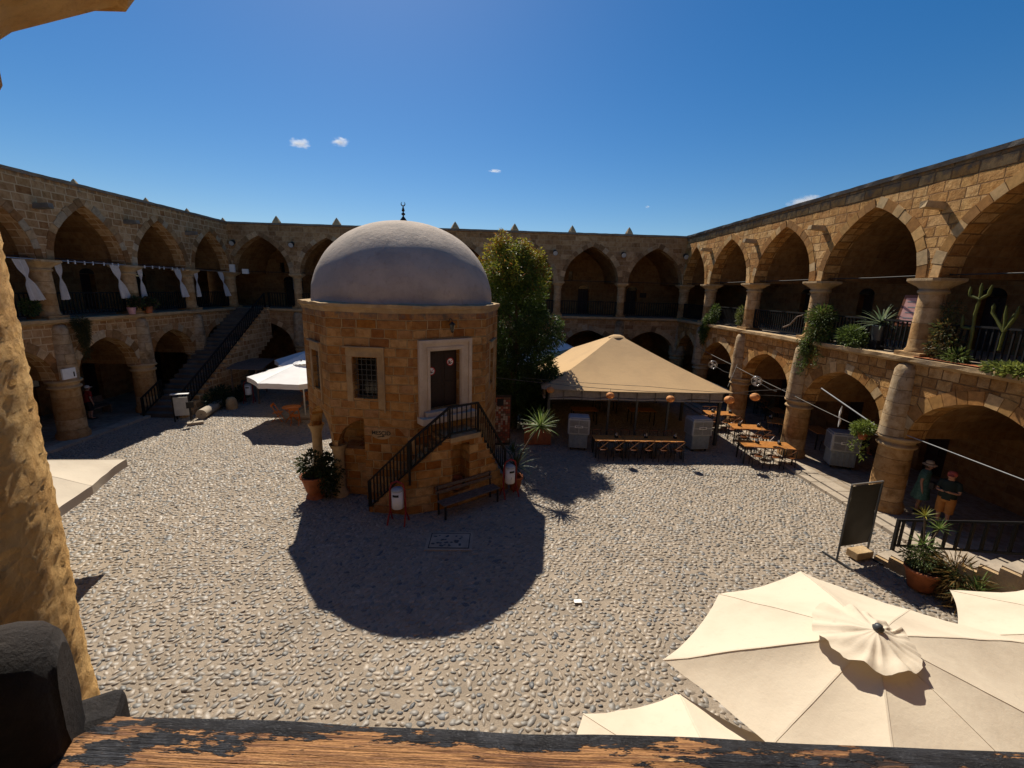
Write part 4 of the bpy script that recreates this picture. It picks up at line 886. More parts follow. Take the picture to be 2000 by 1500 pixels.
umbrella('large cream umbrella with rumpled vent cap filling the lower right foreground',(3.85,3.62,3.3),rimp([(169,2.0,-.68),(121,1.62,-.62),(70,2.15,-.7),(36,2.0,-.66),(12,3.05,-.7),(-32,2.6,-.72),(-75,2.7,-.8),(-122,1.9,-.68),(-157,1.45,-.66)]),m_cream,cap_r=.44,seed=3,sag=.09,ventz=.08)
umbrella('cream umbrella partly hidden by the handrail left of the large one',(1.75,2.32,3.0),rimp([(a,1.5,-.6) for a in (123,80,36,-8,-55,-100,-145,168)]),m_cream,cap_r=.4,seed=5)
umbrella('cream umbrella behind the large one at the right edge',(7.35,3.95,3.02),rimp([(a,1.6,-.55) for a in (114,68,22,-22,-68,-112,-157,158)]),m_cream,cap_r=.4,seed=9)
T4=Vector((-9.4,10.55)); u1_=Vector((.3,-.95)).normalized(); u2_=Vector((-.95,-.3)).normalized(); cn=T4+u1_*1.6+u2_*1.6
rm=[]
for s_,t_ in((-1,-1),(0,-1.02),(1,-1),(1.02,0),(1,1),(0,1.02),(-1,1),(-1.02,0)): v=u1_*(s_*1.6)+u2_*(t_*1.6); rm.append((v.x,v.y,-.72))
umbrella('square cream umbrella with hanging edge behind the foreground column at left',(cn.x,cn.y,2.87),rm[::-1],m_cream,valance=.2,cap_r=.35,seed=12)
umbrella('bright sunlit white umbrella with scalloped valance left of the pavilion',(-9.75,21.3,2.85),rimp([(a,2.4,-.62) for a in (20,65,110,155,200,245,290,335)]),m_white,valance=.24,cap_r=.5,seed=14,pr=.035)
umbrella('shaded white umbrella just behind the bright white one',(-10.5,25.4,3.05),rimp([(a,2.5,-.75) for a in (10,55,100,145,190,235,280,325)]),m_white,valance=.24,cap_r=.5,seed=17,pr=.035)
# ---------------------------------------------------------------- big tent
T=thing('restaurant_tent','big tan pyramid roofed tent with grey posts on the right of the courtyard','tent',(6.0,22.1,0))
hw=4.15; ez=2.52; az=4.42
b=MB(); n=14
def tp(i,j,side):
    # side 0 front(-y),1 right,2 back,3 left; i along, j up
    t=j/n; h_=hw*(1-t)+.28*t; s_=-1+2*i/n; z=ez+(az-ez)*t-.13*math.sin(pi*t)*(.5+.5*(1-abs(s_)))+.0; x,y=s_*h_,-h_
    z-=.05*(1-s_*s_)*(1-t)
    a=side*pi/2; return (x*math.cos(a)-y*math.sin(a),x*math.sin(a)+y*math.cos(a),z)
for sd_ in range(4):
    for i in range(n):
        for j in range(n): b.face([tp(i,j,sd_),tp(i+1,j,sd_),tp(i+1,j+1,sd_),tp(i,j+1,sd_)],sm=False)
b.build('roof_canvas',m_tan,T)
b=MB()
for k in range(12): a=2*pi*k/12; 
b.lathe([(.42,az-.03),(.36,az+.03),(.2,az+.09),(.001,az+.1)],(0,0,0),20,jit=.1); b.build('vent_cap',m_tan,T)
b=MB()
for sd_ in range(4):
    a=sd_*pi/2
    for s0 in (-4.12,):
        M3=Matrix.Rotation(a,3,'Z'); b.box(M3@Vector((0,-3.93,2.46)),(7.8,.05,.06),M3)
b.build('eave_beam',m_dgrey,T)
seg=40
for sd_ in (0,1,3):
    b=MB(); M3=Matrix.Rotation(sd_*pi/2,3,'Z')
    for i in range(seg):
        def vp(i,z): 
            x=-3.8+7.6*i/seg; return M3@Vector((x,-3.98-.03*math.sin(i*.9)*(z<0),2.46+z+(.05*abs(math.sin(i*pi/10)) if z<0 else 0)))
        b.face([vp(i,-.34),vp(i+1,-.34),vp(i+1,0),vp(i,0)])
    b.build('valance',m_cloth,T)
b=MB()
for sd_ in (0,1,3):
    M3=Matrix.Rotation(sd_*pi/2,3,'Z'); b.tube([M3@Vector((-3.8+7.6*i/24,-4.0,2.07+.03*abs(math.sin(i*pi/6)))) for i in range(25)],.05,8)
b.build('rolled_curtain',m_cloth,T)
b=MB(); b.face([(-3.8,3.75,.1),(3.8,3.75,.1),(3.8,3.75,2.45),(-3.8,3.75,2.45)]); b.face([(-3.75,-2.5,.3),(-3.75,3.7,.3),(-3.75,3.7,2.45),(-3.75,-2.5,2.45)]); b.build('shade_backdrop',m_gloom,T)  # added sheets at rear and left; their black stands for the tent's shade
for x,y in((-3.8,-3.8),(3.8,-3.8),(-3.8,3.8),(3.8,3.8),(-1.15,-3.8),(.1,-3.8),(1.5,-3.8),(-3.8,0),(3.8,0)):
    b=MB(); b.bar((x,y,0),(x,y,2.4),.12 if abs(x)>3 else .09); b.build('post',m_dgrey,T)
for k in range(9): b=MB(); x=-3.2+k*.8; b.bar((x,-4.07,2.03),(x,-4.03,2.42),.03); b.build('curtain_strap',m_cable,T)
T=thing('rear_tent','pale tent roof in shade behind the tree and the big tan tent','tent',(3.2,26.8,0)); b=MB(); 
for k in range(4):
    a=k*pi/2+pi/4; a2=a+pi/2; p0=(3.9*math.cos(a),3.9*math.sin(a),2.5);p1=(3.9*math.cos(a2),3.9*math.sin(a2),2.5); b.face([p0,p1,(0,0,3.9)])
b.build('roof_canvas',m_white,T)
for k in range(4): a=k*pi/2+pi/4; b=MB(); b.bar((3.8*math.cos(a),3.8*math.sin(a),0),(3.8*math.cos(a),3.8*math.sin(a),2.5),.08); b.build('post',m_dgrey,T)
# ---------------------------------------------------------------- evaporative coolers
def cooler(label,loc,rz,s=1.0):
    T=thing('air_cooler',label,'air cooler',loc,rz,group='grey box air coolers')
    b=MB(); b.box((0,0,.42),(.78*s,.6*s,.62)); 
    for i in range(5): b.box((-.32*s+.16*s*i,-.301*s,.42),(.06*s,.02,.5))
    b.build('tank',m_cool2,T,bevel=.02)
    b=MB(); b.box((0,0,1.06),(.9*s,.68*s,.68)); b.box((0,0,1.43),(.84*s,.62*s,.06)); hd=b.build('housing',m_cool,T,bevel=.02)
    b=MB()
    for q in(-1,1):
        for r_ in(0,1):
            for i in range(7): b.box((q*.2*s,-.345*s,.80+r_*.3+i*.036),(.36*s,.02,.016))
    b.build('front_louvre',m_fin,hd); b=MB()
    for i in range(15): b.box((.455*s,0,.78+i*.038),(.02,.54*s,.016))
    b.build('side_louvre',m_fin,hd); b=MB()
    for i in range(15): b.box((-.455*s,0,.78+i*.038),(.02,.54*s,.016))
    b.build('side_louvre',m_fin,hd)
    b=MB(); b.box((0,-.36*s,1.07),(.34*s,.02,.1)); pl=b.build('name_plate',m_plate,hd); 
    # illegible worn word: dark blurred strokes like in the photo
    b=MB(); rr=random.Random(4); b.box((0,-.372*s,1.07),(.24*s,.004,.022))
    for i in range(10): hgt=.045 if i in(0,5,7) else .03; b.box((-.115*s+i*.0255*s,-.374*s,1.058+hgt/2),(.018*s,.004,hgt))
    b.build('worn_lettering',m_ink,pl)
    for x in(-.3,.3):
        for y in(-.22,.22): b=MB(); b.tube([(x*s-.02,y*s,.05),(x*s+.02,y*s,.05)],.05,10); b.build('castor',m_iron,T)
    return T
cooler('grey box air cooler at the left end of the long table row by the tent',(3.45,17.65,0),R(-8))
cooler('grey box air cooler at the right end of the long table row by the tent',(8.7,17.75,0),R(6))
cooler('large grey box air cooler inside the sunlit arcade beside the pillar',(13.6,15.85,.09),R(-20),1.08)
# ---------------------------------------------------------------- tables and chairs
def xchair(label=None,loc=(0,0,0),rz=0):
    T=thing('cross_back_chair',label,'chair',loc,rz)
    b=MB(); b.lathe([(.001,.45),(.2,.45),(.21,.462),(.2,.475),(.001,.475)],(0,0,0),16); b.build('seat',m_chair,T)
    for x,y in((-.17,.16),(.17,.16)): b=MB(); b.tube([(x,y,.45),(x*1.12,y*1.15,0)],.015,6); b.build('leg',m_iron,T)
    for x in(-.18,.18): b=MB(); b.tube([(x*1.05,-.2,0),(x,-.17,.45),(x,-.22,.88)],.015,6); b.build('rear_leg',m_iron,T)
    b=MB(); b.tube([(-.2,-.215,.84),(-.12,-.245,.87),(0,-.255,.875),(.12,-.245,.87),(.2,-.215,.84)],.022,6); b.bar((-.17,-.18,.5),(.16,-.235,.82),.022,.01); b.bar((.17,-.18,.5),(-.16,-.235,.82),.022,.01); b.build('cross_back',m_chair,T)
    return T
def table(label,loc,rz,w_,d_,group=None):
    T=thing('restaurant_table',label,'table',loc,rz,group=group)
    b=MB(); n=max(4,int(d_/.13))
    for i in range(n): b.box((0,-d_/2+(i+.5)*d_/n,.75),(w_,d_/n-.008,.03))
    b.build('tabletop',m_table,T,bevel=.004)
    for sx in(-1,1):
        for sy in(-1,1): b=MB(); b.bar((sx*(w_/2-.06),sy*(d_/2-.06),0),(sx*(w_/2-.06),sy*(d_/2-.06),.735),.045); b.build('leg',m_iron,T)
    return T
xc=None
def addchair(label,x,y,rz,group,z=0):
    global xc
    if xc is None: xc=xchair(); c=xc
    else: c=copy_tree(xc)
    c['label']=label; c['group']=group; c.location=(x,y,z); c.rotation_euler.z=R(rz)
def jars(x,y,label,z=.766):
    T=thing('condiment_caddy',label,'caddy',(x,y,z),random.uniform(0,3),group='condiment caddies on the tables'); b=MB(); b.box((0,0,.05),(.16,.1,.09)); b.build('holder',m_iron,T,bevel=.01)
    b=MB(); b.lathe([(.03,.0),(.03,.13),(.012,.16),(.012,.18)],(-.03,0,.04),10); b.lathe([(.03,0),(.03,.1),(.001,.12)],(.045,.01,.04),10); b.build('jars',m_steel,T)
for i,x in enumerate((4.55,5.78,7.01)):
    o=['left','middle','right'][i]
    table(f'{o} wooden table of the long row before the tent',(x,16.85,0),0,1.2,.72,'tables in the long row before the tent')
    jars(x+.35,16.9,f'dark condiment caddy on the {o} table of the long row')
    for j,dx in enumerate((-.32,.3)): addchair(f'{["left","right"][j]} cross back chair on the near side of the {o} table in the long row',x+dx,16.42,0,'cross back chairs along the long table row')
    for j,dx in enumerate((-.32,.3)): addchair(f'{["left","right"][j]} cross back chair on the tent side of the {o} table in the long row',x+dx,17.35,180,'cross back chairs along the long table row')
for nm,(x,y,n1,n2) in {'nearest lit':(10.9,16.4,3,3),'middle lit':(11.45,18.75,3,2),'farthest lit':(11.3,21.0,3,2)}.items():
    rz=-8
    table(f'{nm} wooden table between tent and right arcade',(x-.52,y+.06,0),R(rz),1.02,.8,'lit tables beside the right arcade') if False else table(f'{nm} wooden table between tent and right arcade',(x,y,0),R(rz),1.95 if n1==3 and y<17 else 1.4,.82,'lit tables beside the right arcade')
    jars(x-.3,y+.1,f'steel condiment caddy on the left half of the {nm} table'); jars(x+.55,y+.0,f'steel condiment caddy on the right half of the {nm} table')
    sp_=.6 if y<17 else .45
    for j in range(n1): addchair(f'{ORD[j]} cross back chair from the left on the near side of the {nm} table',x+(j-1)*sp_,y-.55-(j-1)*.08,rz+random.uniform(-12,12),'cross back chairs at the lit tables')
    for j in range(n2): addchair(f'{ORD[j]} cross back chair from the left on the far side of the {nm} table',x+(j-.8)*sp_,y+.58,rz+180+random.uniform(-12,12),'cross back chairs at the lit tables')
table('wooden table half inside the third dark arch of the right arcade',(13.3,19.6,.09),R(60),1.2,.7); jars(13.2,19.8,'steel condiment caddy on the table inside the dark arch',.855)
for i,(x,y) in enumerate(((14.4,18.2),(14.6,21.5),(15.0,24.0))):
    table(f'dim wooden table deep in the right arcade, {ORD[i]} from the near side',(x,y,.09),R(80),1.2,.7,'dim tables in the right arcade'); addchair(f'cross back chair at the {ORD[i]} dim table in the right arcade',x-.1,y-.8,0,'chairs in the right arcade',.09)
for i,(x,y) in enumerate(((4.4,21.3),(7.4,21.4),(6,23.5))):
    table(f'dark wooden table inside the tent, {ORD[i]} seen through its open front',(x,y,0),0,1.3,.75,'tables inside the tent')
# orange folding furniture
def fchair():
    T=thing('folding_chair',None,'chair',group='orange wooden folding chairs')
    b=MB()
    for i in range(4): b.box((0,-.15+i*.1,.45),(.4,.085,.02))
    b.build('seat',m_orange,T); b=MB(); b.box((0,-.235,.82),(.42,.02,.14)); b.build('backrest',m_orange,T)
    for sx in(-.2,.2):
        b=MB(); b.bar((sx,.22,0),(sx,-.24,.88),.03); b.build('rear_leg',m_orange,T); b=MB(); b.bar((sx*.85,-.26,0),(sx*.85,.18,.44),.03); b.build('leg',m_orange,T)
    return T
def rtable(label,loc):
    T=thing('folding_table',label,'table',loc,R(20),group='orange round folding tables'); b=MB(); b.lathe([(.001,.7),(.42,.7),(.43,.715),(.42,.73),(.001,.73)],(0,0,0),28); b.build('tabletop',m_orange,T)
    for sy in(-.2,.2):
        b=MB(); b.bar((-.3,sy,0),(.3,sy,.7),.03); b.build('leg',m_orange,T); b=MB(); b.bar((.3,sy*.8,0),(-.3,sy*.8,.7),.03); b.build('leg',m_orange,T)
rtable('orange round folding table under the bright white umbrella',(-10.15,20.75,0)); rtable('orange round folding table behind the white umbrella pole',(-9.2,23.0,0))
f0=fchair()
for i,(x,y,a,l) in enumerate(((-10.8,20.7,-80,'orange folding chair left of the round table under the bright umbrella'),(-9.75,20.2,15,'orange folding chair in front of the round table under the bright umbrella'),(-10.25,23.3,-100,'orange folding chair left of the rear round table'),(-9.1,22.3,0,'orange folding chair in front of the rear round table'),(-10.9,24.0,-60,'orange folding chair in the deep shade behind both white umbrellas'))):
    c=f0 if i==0 else copy_tree(f0); c.location=(x,y,0); c.rotation_euler.z=R(a); c['label']=l
# ---------------------------------------------------------------- lanterns, cables, fans
def cable(name,label,pts,r=.012,mat=None,cat='cable'):
    P=[]
    for p,q in zip(pts[:-1],pts[1:]):
        p=Vector(p);q=Vector(q)
        for i in range(8): t=i/8; v=p.lerp(q,t); v.z-=.10*(q-p).length*.25*4*t*(1-t)*.25; P.append(v)
    P.append(Vector(pts[-1])); b=MB(); b.tube(P,r,5,sm=True); o=b.build(name,mat or m_cable); return tag(o,label,cat)
LP=[(2.2,17.9,2.5),(4.62,17.3,2.45),(7.05,17.05,2.42),(9.45,16.95,2.45),(10.75,17.35,2.5)]
cable('lantern_cable','thin cable carrying the orange lanterns along the tent front',[(-.6,17.6,3.1)]+[(x,y,z+.28) for x,y,z in LP]+[(12.15,17.1,2.95)])
cable('slack_cable','thin slack cable along the tent eave above the lanterns',[(1.0,17.9,3.0),(6.2,17.4,2.85),(12.2,17.15,2.6)],.009)
cable('light_chain','dark light chain running along the right arcade pillars',[(11.9,25.9,3.6),(12.0,21.6,3.15),(12.0,17.05,2.75),(11.95,12.6,2.45)],.014)
cable('thin_wire','thin wire crossing between tent corner and right arcade pillar',[(10.0,18.2,2.75),(12.1,21.4,3.3)],.009)
for i,p in enumerate(LP):
    b=MB(); r0=.17 if i not in(3,4) else .2
    b.lathe([(.001,-r0*.85)]+[(r0*math.sin(pi*k/12)*1.0,-r0*.82*math.cos(pi*k/12)) for k in range(1,12)]+[(.03,r0*.85)],(0,0,0),20); T=thing('paper_lantern',f'round orange lantern hanging on the cable, {ORD[i]} from the left','lantern',p,group='orange lanterns on the cable'); b.build('shade',m_lamp,T)
    b=MB(); b.tube([(0,0,r0*.8),(0,0,.3)],.008,5); b.build('cord',m_cable,T)
b=MB(); 
for i,(x,y,z,l) in enumerate(((11.6,22.9,2.95,'oscillating fan on a pole at the far arch of the right arcade'),(11.55,18.7,2.92,'oscillating fan on a pole at the middle arch of the right arcade'))):
    T=thing('wall_fan',l,'fan',(x,y,z),R(-60),group='fans on the right arcade pillars')
    b=MB(); b.tube([(.3*math.cos(a),.05,.3*math.sin(a)) for a in [2*pi*k/24 for k in range(25)]],.02,6); b.tube([(.3*math.cos(a),-.06,.3*math.sin(a)) for a in [2*pi*k/24 for k in range(25)]],.015,6)
    for k in range(20): a=2*pi*k/20; b.bar((.06*math.cos(a),-.08,.06*math.sin(a)),(.3*math.cos(a),-.06,.3*math.sin(a)),.006)
    b.build('cage',m_steel,T); b=MB()
    for k in range(3): a=2*pi*k/3; b.face([(0,0,0),(.26*math.cos(a),.02,.26*math.sin(a)),(.26*math.cos(a+.9),-.02,.26*math.sin(a+.9))])
    b.build('blade',m_plate,T); b=MB(); b.lathe([(.001,0),(.07,.02),(.07,.16),(.03,.22)],(0,.0,-.0),12); o=b.build('motor',m_dgrey,T); o.rotation_euler.x=R(-90)
    b=MB(); b.tube([(0,.1,-.05),(.9,.15,-.12),(1.3,.3,-.1)],.02,7); b.build('arm',m_cool2,T)
for o in [x for x in sc.objects if x.name.startswith('wall_fan')]: o.rotation_euler=(R(15),R(25),R(-30)); o.scale=(.72,.72,.72)
b=MB(); b.tube([(12.0,15.4,3.35),(12.05,12.95,2.7)],.024,8); tag(b.build('awning_pole',m_fin),'pale sloping pole between two pillars over the air cooler in the arcade','pole')
b=MB(); b.tube([(12.25,12.1,2.68),(12.2,8.6,2.62)],.014,8); tag(b.build('awning_rod',m_fin),'long lit metal rod across the nearest dark arch at right','rod')
b=MB(); b.tube([(12.0,14.3,2.95),(12.0,14.32,2.75),(11.97,14.3,2.6),(12.02,14.3,2.45),(12.0,14.3,2.2)],[.006,.04,.02,.04,.008],6); tag(b.build('rope_tassel',m_white),'twisted white rope hanging over the large cooler from the sloping pole','rope')
# ---------------------------------------------------------------- left gallery: rods, curtains, plants
def curtain(label,y,side,top=7.22,bot=5.75,lean=.35,x=-17.55,wid=.26):
    b=MB(); n=16; m=14; rows=[]
    for j in range(m+1):
        t=j/m; z=top-(top-bot)*t; w_=wid*(1-.72*math.exp(-((t-.42)/.13)**2))*(1.0 if t<.42 else .75+.9*(t-.42)); yc=y+side*lean*(t)*(1 if t<.5 else 1.15)
        rows.append([(x+.05*math.sin(i*pi*.75+t)*w_/wid,yc+(i/n-.5)*w_*1.7+side*.02*math.sin(t*5),z+.02*math.sin(i*1.7)*(j==m)) for i in range(n+1)])
    for r0,r1 in zip(rows[:-1],rows[1:]):
        for i in range(n): b.face([r0[i],r0[i+1],r1[i+1],r1[i]],sm=True)
    o=b.build('tied_curtain',m_curt,weld=True); tag(o,label,'curtain','white tied curtains along the left gallery')
curtain('white tied curtain left of the nearest upper column of the left arcade',16.75,1)
curtain('white tied curtain just right of the nearest upper column of the left arcade',18.15,.3,lean=.2,wid=.16)
curtain('white tied curtain left of the middle upper column of the left arcade',20.72,1)
curtain('white tied curtain just right of the middle upper column of the left arcade',22.1,.3,lean=.2,wid=.16)
curtain('white tied curtain left of the far upper column of the left arcade',24.62,1)
curtain('white tied curtain just right of the far upper column of the left arcade',26.05,.3,lean=.2,wid=.16)
curtain('white tied curtain beside the corner column of the left arcade',28.3,1,lean=.5)
for i,(y0,y1) in enumerate(((18.2,21.4),(22.2,25.4),(26.2,29.4),(14.2,17.4))):
    T=thing('curtain_rod',f'thin curtain rod with clips in the {["middle","far","corner","nearest"][i]} upper bay of the left arcade','rod',(-17.52,y0,7.26),group='curtain rods in the left gallery')
    b=MB(); b.tube([(0,0,0),(0,y1-y0,0)],.018,6); b.build('rod',m_steel,T)
    if i<2:
        for k in range(7): b=MB(); yy=.3+k*.42+random.uniform(-.1,.1); b.bar((0,yy,-.09),(0,yy,.05),.035); b.build('clip',m_plate,T)
bush('hanging_grass','brown green trailing grass clump hanging from the left gallery ledge',(-17.2,18.3,4.7),[((0,0,.1),(.2,.3,.25)),((.03,0,-.35),(.16,.22,.5))],1600,.16,[(.09,.08,.02),(.06,.065,.02)],seed=31,trail=[(.05,-.1,0,1.3,260),(.05,.08,0,1.1,260)],asp=.14,droop=1.2)
bush('flowering_shrub','shrub in a pink pot with dark red leaves on the left gallery ledge',(-17.35,21.35,5.4),[((0,0,.15),(.25,.35,.25)),((0,.75,.1),(.3,.5,.3))],1400,.13,[(.05,.07,.02),(.08,.05,.03),(.05,.08,.02)],seed=32)
b=MB(); b.lathe([(.12,5.02),(.17,5.3),(.19,5.33),(.15,5.33)],(-17.3,21.0,0),18); tag(b.build('pink_pot',simple('pink_glaze',(.55,.3,.33),.5)),'pink flower pot on the left gallery ledge','pot')
b=MB(); b.lathe([(.12,5.02),(.2,5.35),(.17,5.35)],(-17.3,22.0,0),18); tag(b.build('brown_pot',m_terra),'brown pot beside the pink one on the left gallery ledge','pot')
bush('potted_plant','small plant behind the railing left of the nearest column in the left gallery',(-17.75,17.0,5.3),[((0,0,.2),(.2,.3,.3))],500,.12,seed=33)
T=thing('toilet_sign','small white sign reading WC inside the second lower arch of the left arcade','sign',(-18.4,22.6,3.0),R(90))
b=MB(); b.box((0,0,0),(.62,.04,.4)); b.build('panel',m_pinkb,T); text('sign_lettering','WC',.3,m_redi,T,Matrix.Translation((0,-.025,0))@Matrix.Rotation(R(90),4,'X'))
def poster(label,loc,rz,w_,h_,mat=m_poster,marks=0,cat='picture frame',frame=m_iron):
    T=thing('framed_picture',label,cat,loc,rz); b=MB(); b.box((0,0,0),(w_,.05,h_)); b.build('frame',frame,T); b=MB(); b.box((0,-.03,0),(w_-.1,.01,h_-.1)); pn=b.build('picture',mat,T)
    for k in range(marks): b=MB(); b.box(((k%2-.5)*w_*.42,-.038,(.5-(k//2))*h_*.42),(w_*.3,.004,h_*.14),jit=0); b.build('picture_block',m_fin,pn)
    return T
poster('framed white board with three pictures on the wall behind the left lower arch',(-21.85,19.9,2.05),R(90),1.5,1.1,marks=3)
poster('framed pale poster in the first upper bay of the far arcade, left one',(-15.35,33.9,6.75),0,.75,1.15)
poster('framed pale poster in the first upper bay of the far arcade, right one',(-13.6,33.9,6.75),0,.75,1.15)
poster('dark red sign on the rear wall of the last upper bay of the far arcade',(11.0,33.9,6.5),0,.5,.35,mat=m_door)
T=thing('white_box','two white electrical boxes above the corner column of the left gallery','electrical box',(-17.45,29.45,7.45)); 
for q,dx in enumerate((0,.85)): b=MB(); b.box((dx,-.05 if q else 0,.05 if not q else -.12),(.3 if q==0 else .36,.16,.5 if q==0 else .3)); b.build('box',m_plate,T,bevel=.01)
T=thing('white_wall_plate','square white notice plate above the capital of the near left pillar','sign',(-17.28,17.5,2.85)); b=MB(); b.box((0,0,0),(.06,.55,.42)); b.build('plate',m_plate,T); b=MB(); b.box((.032,.18,-.05),(.01,.05,.2)); b.build('handle_mark',m_iron,T)
T=thing('shelf_unit','dim shelf unit with pale frames inside the nearest lower arch of the left arcade','shelf',(-20.6,17.2,.09),R(90))
b=MB(); [b.box((0,.0,1.0+i*.45),(2.2,.3,.04)) for i in range(4)]; b.build('shelf_boards',m_cool2,T); b=MB(); [b.box((-1.08+i*.72,0,1.25),(.05,.3,2.4)) for i in range(4)]; b.build('uprights',m_cool2,T)
b=MB(); b.box((-19.6,20.6,.5),(.5,1.8,.05)); b.box((-19.85,20.6,.8),(.05,1.8,.3)); 
for y in(19.8,21.4): b.box((-19.6,y,.28),(.45,.06,.4))
tag(b.build('dark_bench',m_oldwood),'dark wooden bench in the shade behind the left lower arch','bench')
# bushes at the foot of left stair
bush('shade_shrub','dark shrub growing in shade between the left stair wall and slatted canopy',(-14.95,22.6,.1),[((0,.3,.5),(.45,1.2,.55)),((.2,1.6,.35),(.5,.8,.4))],2200,.14,[(.03,.05,.02),(.04,.06,.02)],seed=35)
# ---------------------------------------------------------------- right gallery plants
bush('climbing_ivy','ivy climbing over the ledge at the far end of the right gallery',(12.2,25.0,4.9),[((0,-.4,.75),(.22,.3,.5)),((-.05,.1,.25),(.3,.45,.45)),((-.05,.5,-.4),(.25,.4,.5)),((-.02,.6,-.9),(.15,.2,.3))],2600,.13,[(.10,.16,.03),(.06,.10,.02),(.13,.16,.05)],seed=41)
bush('spiky_potted_plant','small yellow green plant leaning at the railing in the second right gallery bay',(12.3,22.0,5.1),[((0,0,.55),(.2,.3,.5))],500,.16,[(.16,.18,.05),(.1,.13,.03)],seed=42,asp=.2)
bush('trailing_bush','big trailing bush spilling over the right gallery ledge by the third column',(12.2,16.25,5.0),[((0,.05,.95),(.38,.6,.4)),((-.05,-.05,.35),(.36,.62,.4)),((-.12,.3,-.25),(.2,.36,.4))],3900,.15,[(.12,.19,.03),(.08,.12,.025),(.16,.18,.05),(.1,.09,.03)],seed=43,trail=[(-.2,.35,.1,1.4,200),(-.22,.15,.1,1.1,160),(-.2,.6,.1,1.2,160),(-.25,-.4,0,.9,90)],asp=.22,droop=.5)
bush('bushy_plant','green bushy plant at the ledge below the agave in the right gallery',(12.3,14.75,5.0),[((0,.1,.35),(.28,.6,.38)),((-.1,-.3,.2),(.25,.35,.25))],1700,.12,[(.13,.18,.04),(.08,.12,.03)],seed=44)
T=thing('agave','grey green agave rosette on the railing in the right gallery near the menu board','plant',(12.6,14.1,4.9)); b=MB(); rosette(b,(0,0,.98),44,.72,.09,AGA,(.2,1.9),.45,11); b.build('leaves',m_leaf,T); b=MB(); b.lathe([(.16,.4),(.22,.85),(.24,.9),(.2,.9)],(0,0,0),18); b.build('pot',m_dgrey,T); b=MB(); b.box((0,0,.2),(.3,.3,.38)); b.build('stand',m_iron,T)
bush('brown_shrub','dry brown green shrub right of the fourth column in the right gallery',(12.4,11.7,5.0),[((0,.1,.85),(.25,.35,.35)),((0,0,.4),(.3,.5,.4)),((.1,.1,1.4),(.2,.3,.25))],1700,.10,[(.13,.11,.03),(.09,.08,.03),(.08,.11,.03),(.2,.12,.04)],seed=45)
bush('ledge_succulent','yellow green succulent clump on the ledge at the right edge of the picture',(12.2,9.75,4.98),[((0,0,.08),(.25,.75,.16))],900,.11,[(.25,.28,.06),(.16,.2,.05)],seed=46,asp=.6)
bush('ledge_sprig','small spiky sprig growing from red soil on the right gallery ledge',(12.3,11.25,5.02),[((0,0,.15),(.15,.3,.2))],350,.16,[(.15,.2,.05)],seed=47,asp=.2)
b=MB(); b.face([(12.06,12.25,5.035),(12.06,10.4,5.035),(12.4,10.4,5.037),(12.4,12.25,5.037)]); tag(b.build('red_soil_patch',m_rsoil),'patch of spilled red soil on the right gallery ledge by the column','soil')
def cactus(label,loc,arms,r):
    T=thing('cactus',label,'cactus',loc); b=MB()
    for a in arms:
        b.col=random.choice([(.13,.14,.03),(.17,.18,.045)]); n=8; P=[Vector(p) for p in a]; vs=[]
        Q=[]
        for p,q in zip(P[:-1],P[1:]): Q+=[p.lerp(q,t) for t in (0,.33,.66)]
        Q.append(P[-1]); b.tube(Q,[r*(1+.12*(-1)**i)*(.35 if i==len(Q)-1 else 1) for i in range(len(Q))],8)
    b.col=None; b.build('stems',m_leaf,T); T.scale=(.9,.9,.92); return T
cactus('tall branching cactus behind the railing at the right edge of the gallery',(12.5,11.15,5.0),[[(0,0,0),(0,0,.8),(-.02,.05,1.4),(-.05,.0,1.9)],[(-.05,0,1.85),(-.1,.25,1.95),(-.1,.28,2.2)],[(-.05,0,1.85),(-.05,-.2,1.98),(-.05,-.24,2.25)],[(-.05,0,1.9),(-.06,.03,2.3)],[(0,0,1.0),(-.05,.3,1.05),(-.05,.34,1.4)]],.042)
cactus('second cactus with four upright arms right of the tall one',(12.5,10.45,5.0),[[(0,0,.5),(0,0,1.0),(0,.4,1.5),(0,.42,1.75)],[(0,0,1.0),(0,.1,1.7)],[(0,0,1.0),(0,-.18,1.4),(0,-.2,1.7)],[(0,0,1.0),(.1,-.05,1.5)]],.04)
T=thing('leaning_menu_board','brown easel menu board with pink panel behind the right gallery railing','sign board',(12.75,13.35,5.9),rot=(R(-14),0,R(-72)))
b=MB(); b.box((0,0,.42),(.62,.05,1.0)); b.build('frame',m_chair,T,bevel=.01); b=MB(); b.box((0,-.03,.42),(.46,.012,.8)); pn=b.build('menu_panel',m_pinkb,T)
for k in range(4): b=MB(); b.box((random.uniform(-.06,.06),-.038,.7-k*.17),(.26,.004,.035)); b.build('menu_line',m_fin,pn)
# driftwood on railing
b=MB(); b.tube([(12.3,18.6,5.35),(12.25,18.1,5.5),(12.3,17.8,5.85),(12.3,17.45,5.95)],[.03,.035,.03,.02],6); tag(b.build('dry_branch',m_oldwood),'pale dry branch leaning on the railing of the third right gallery bay','branch')
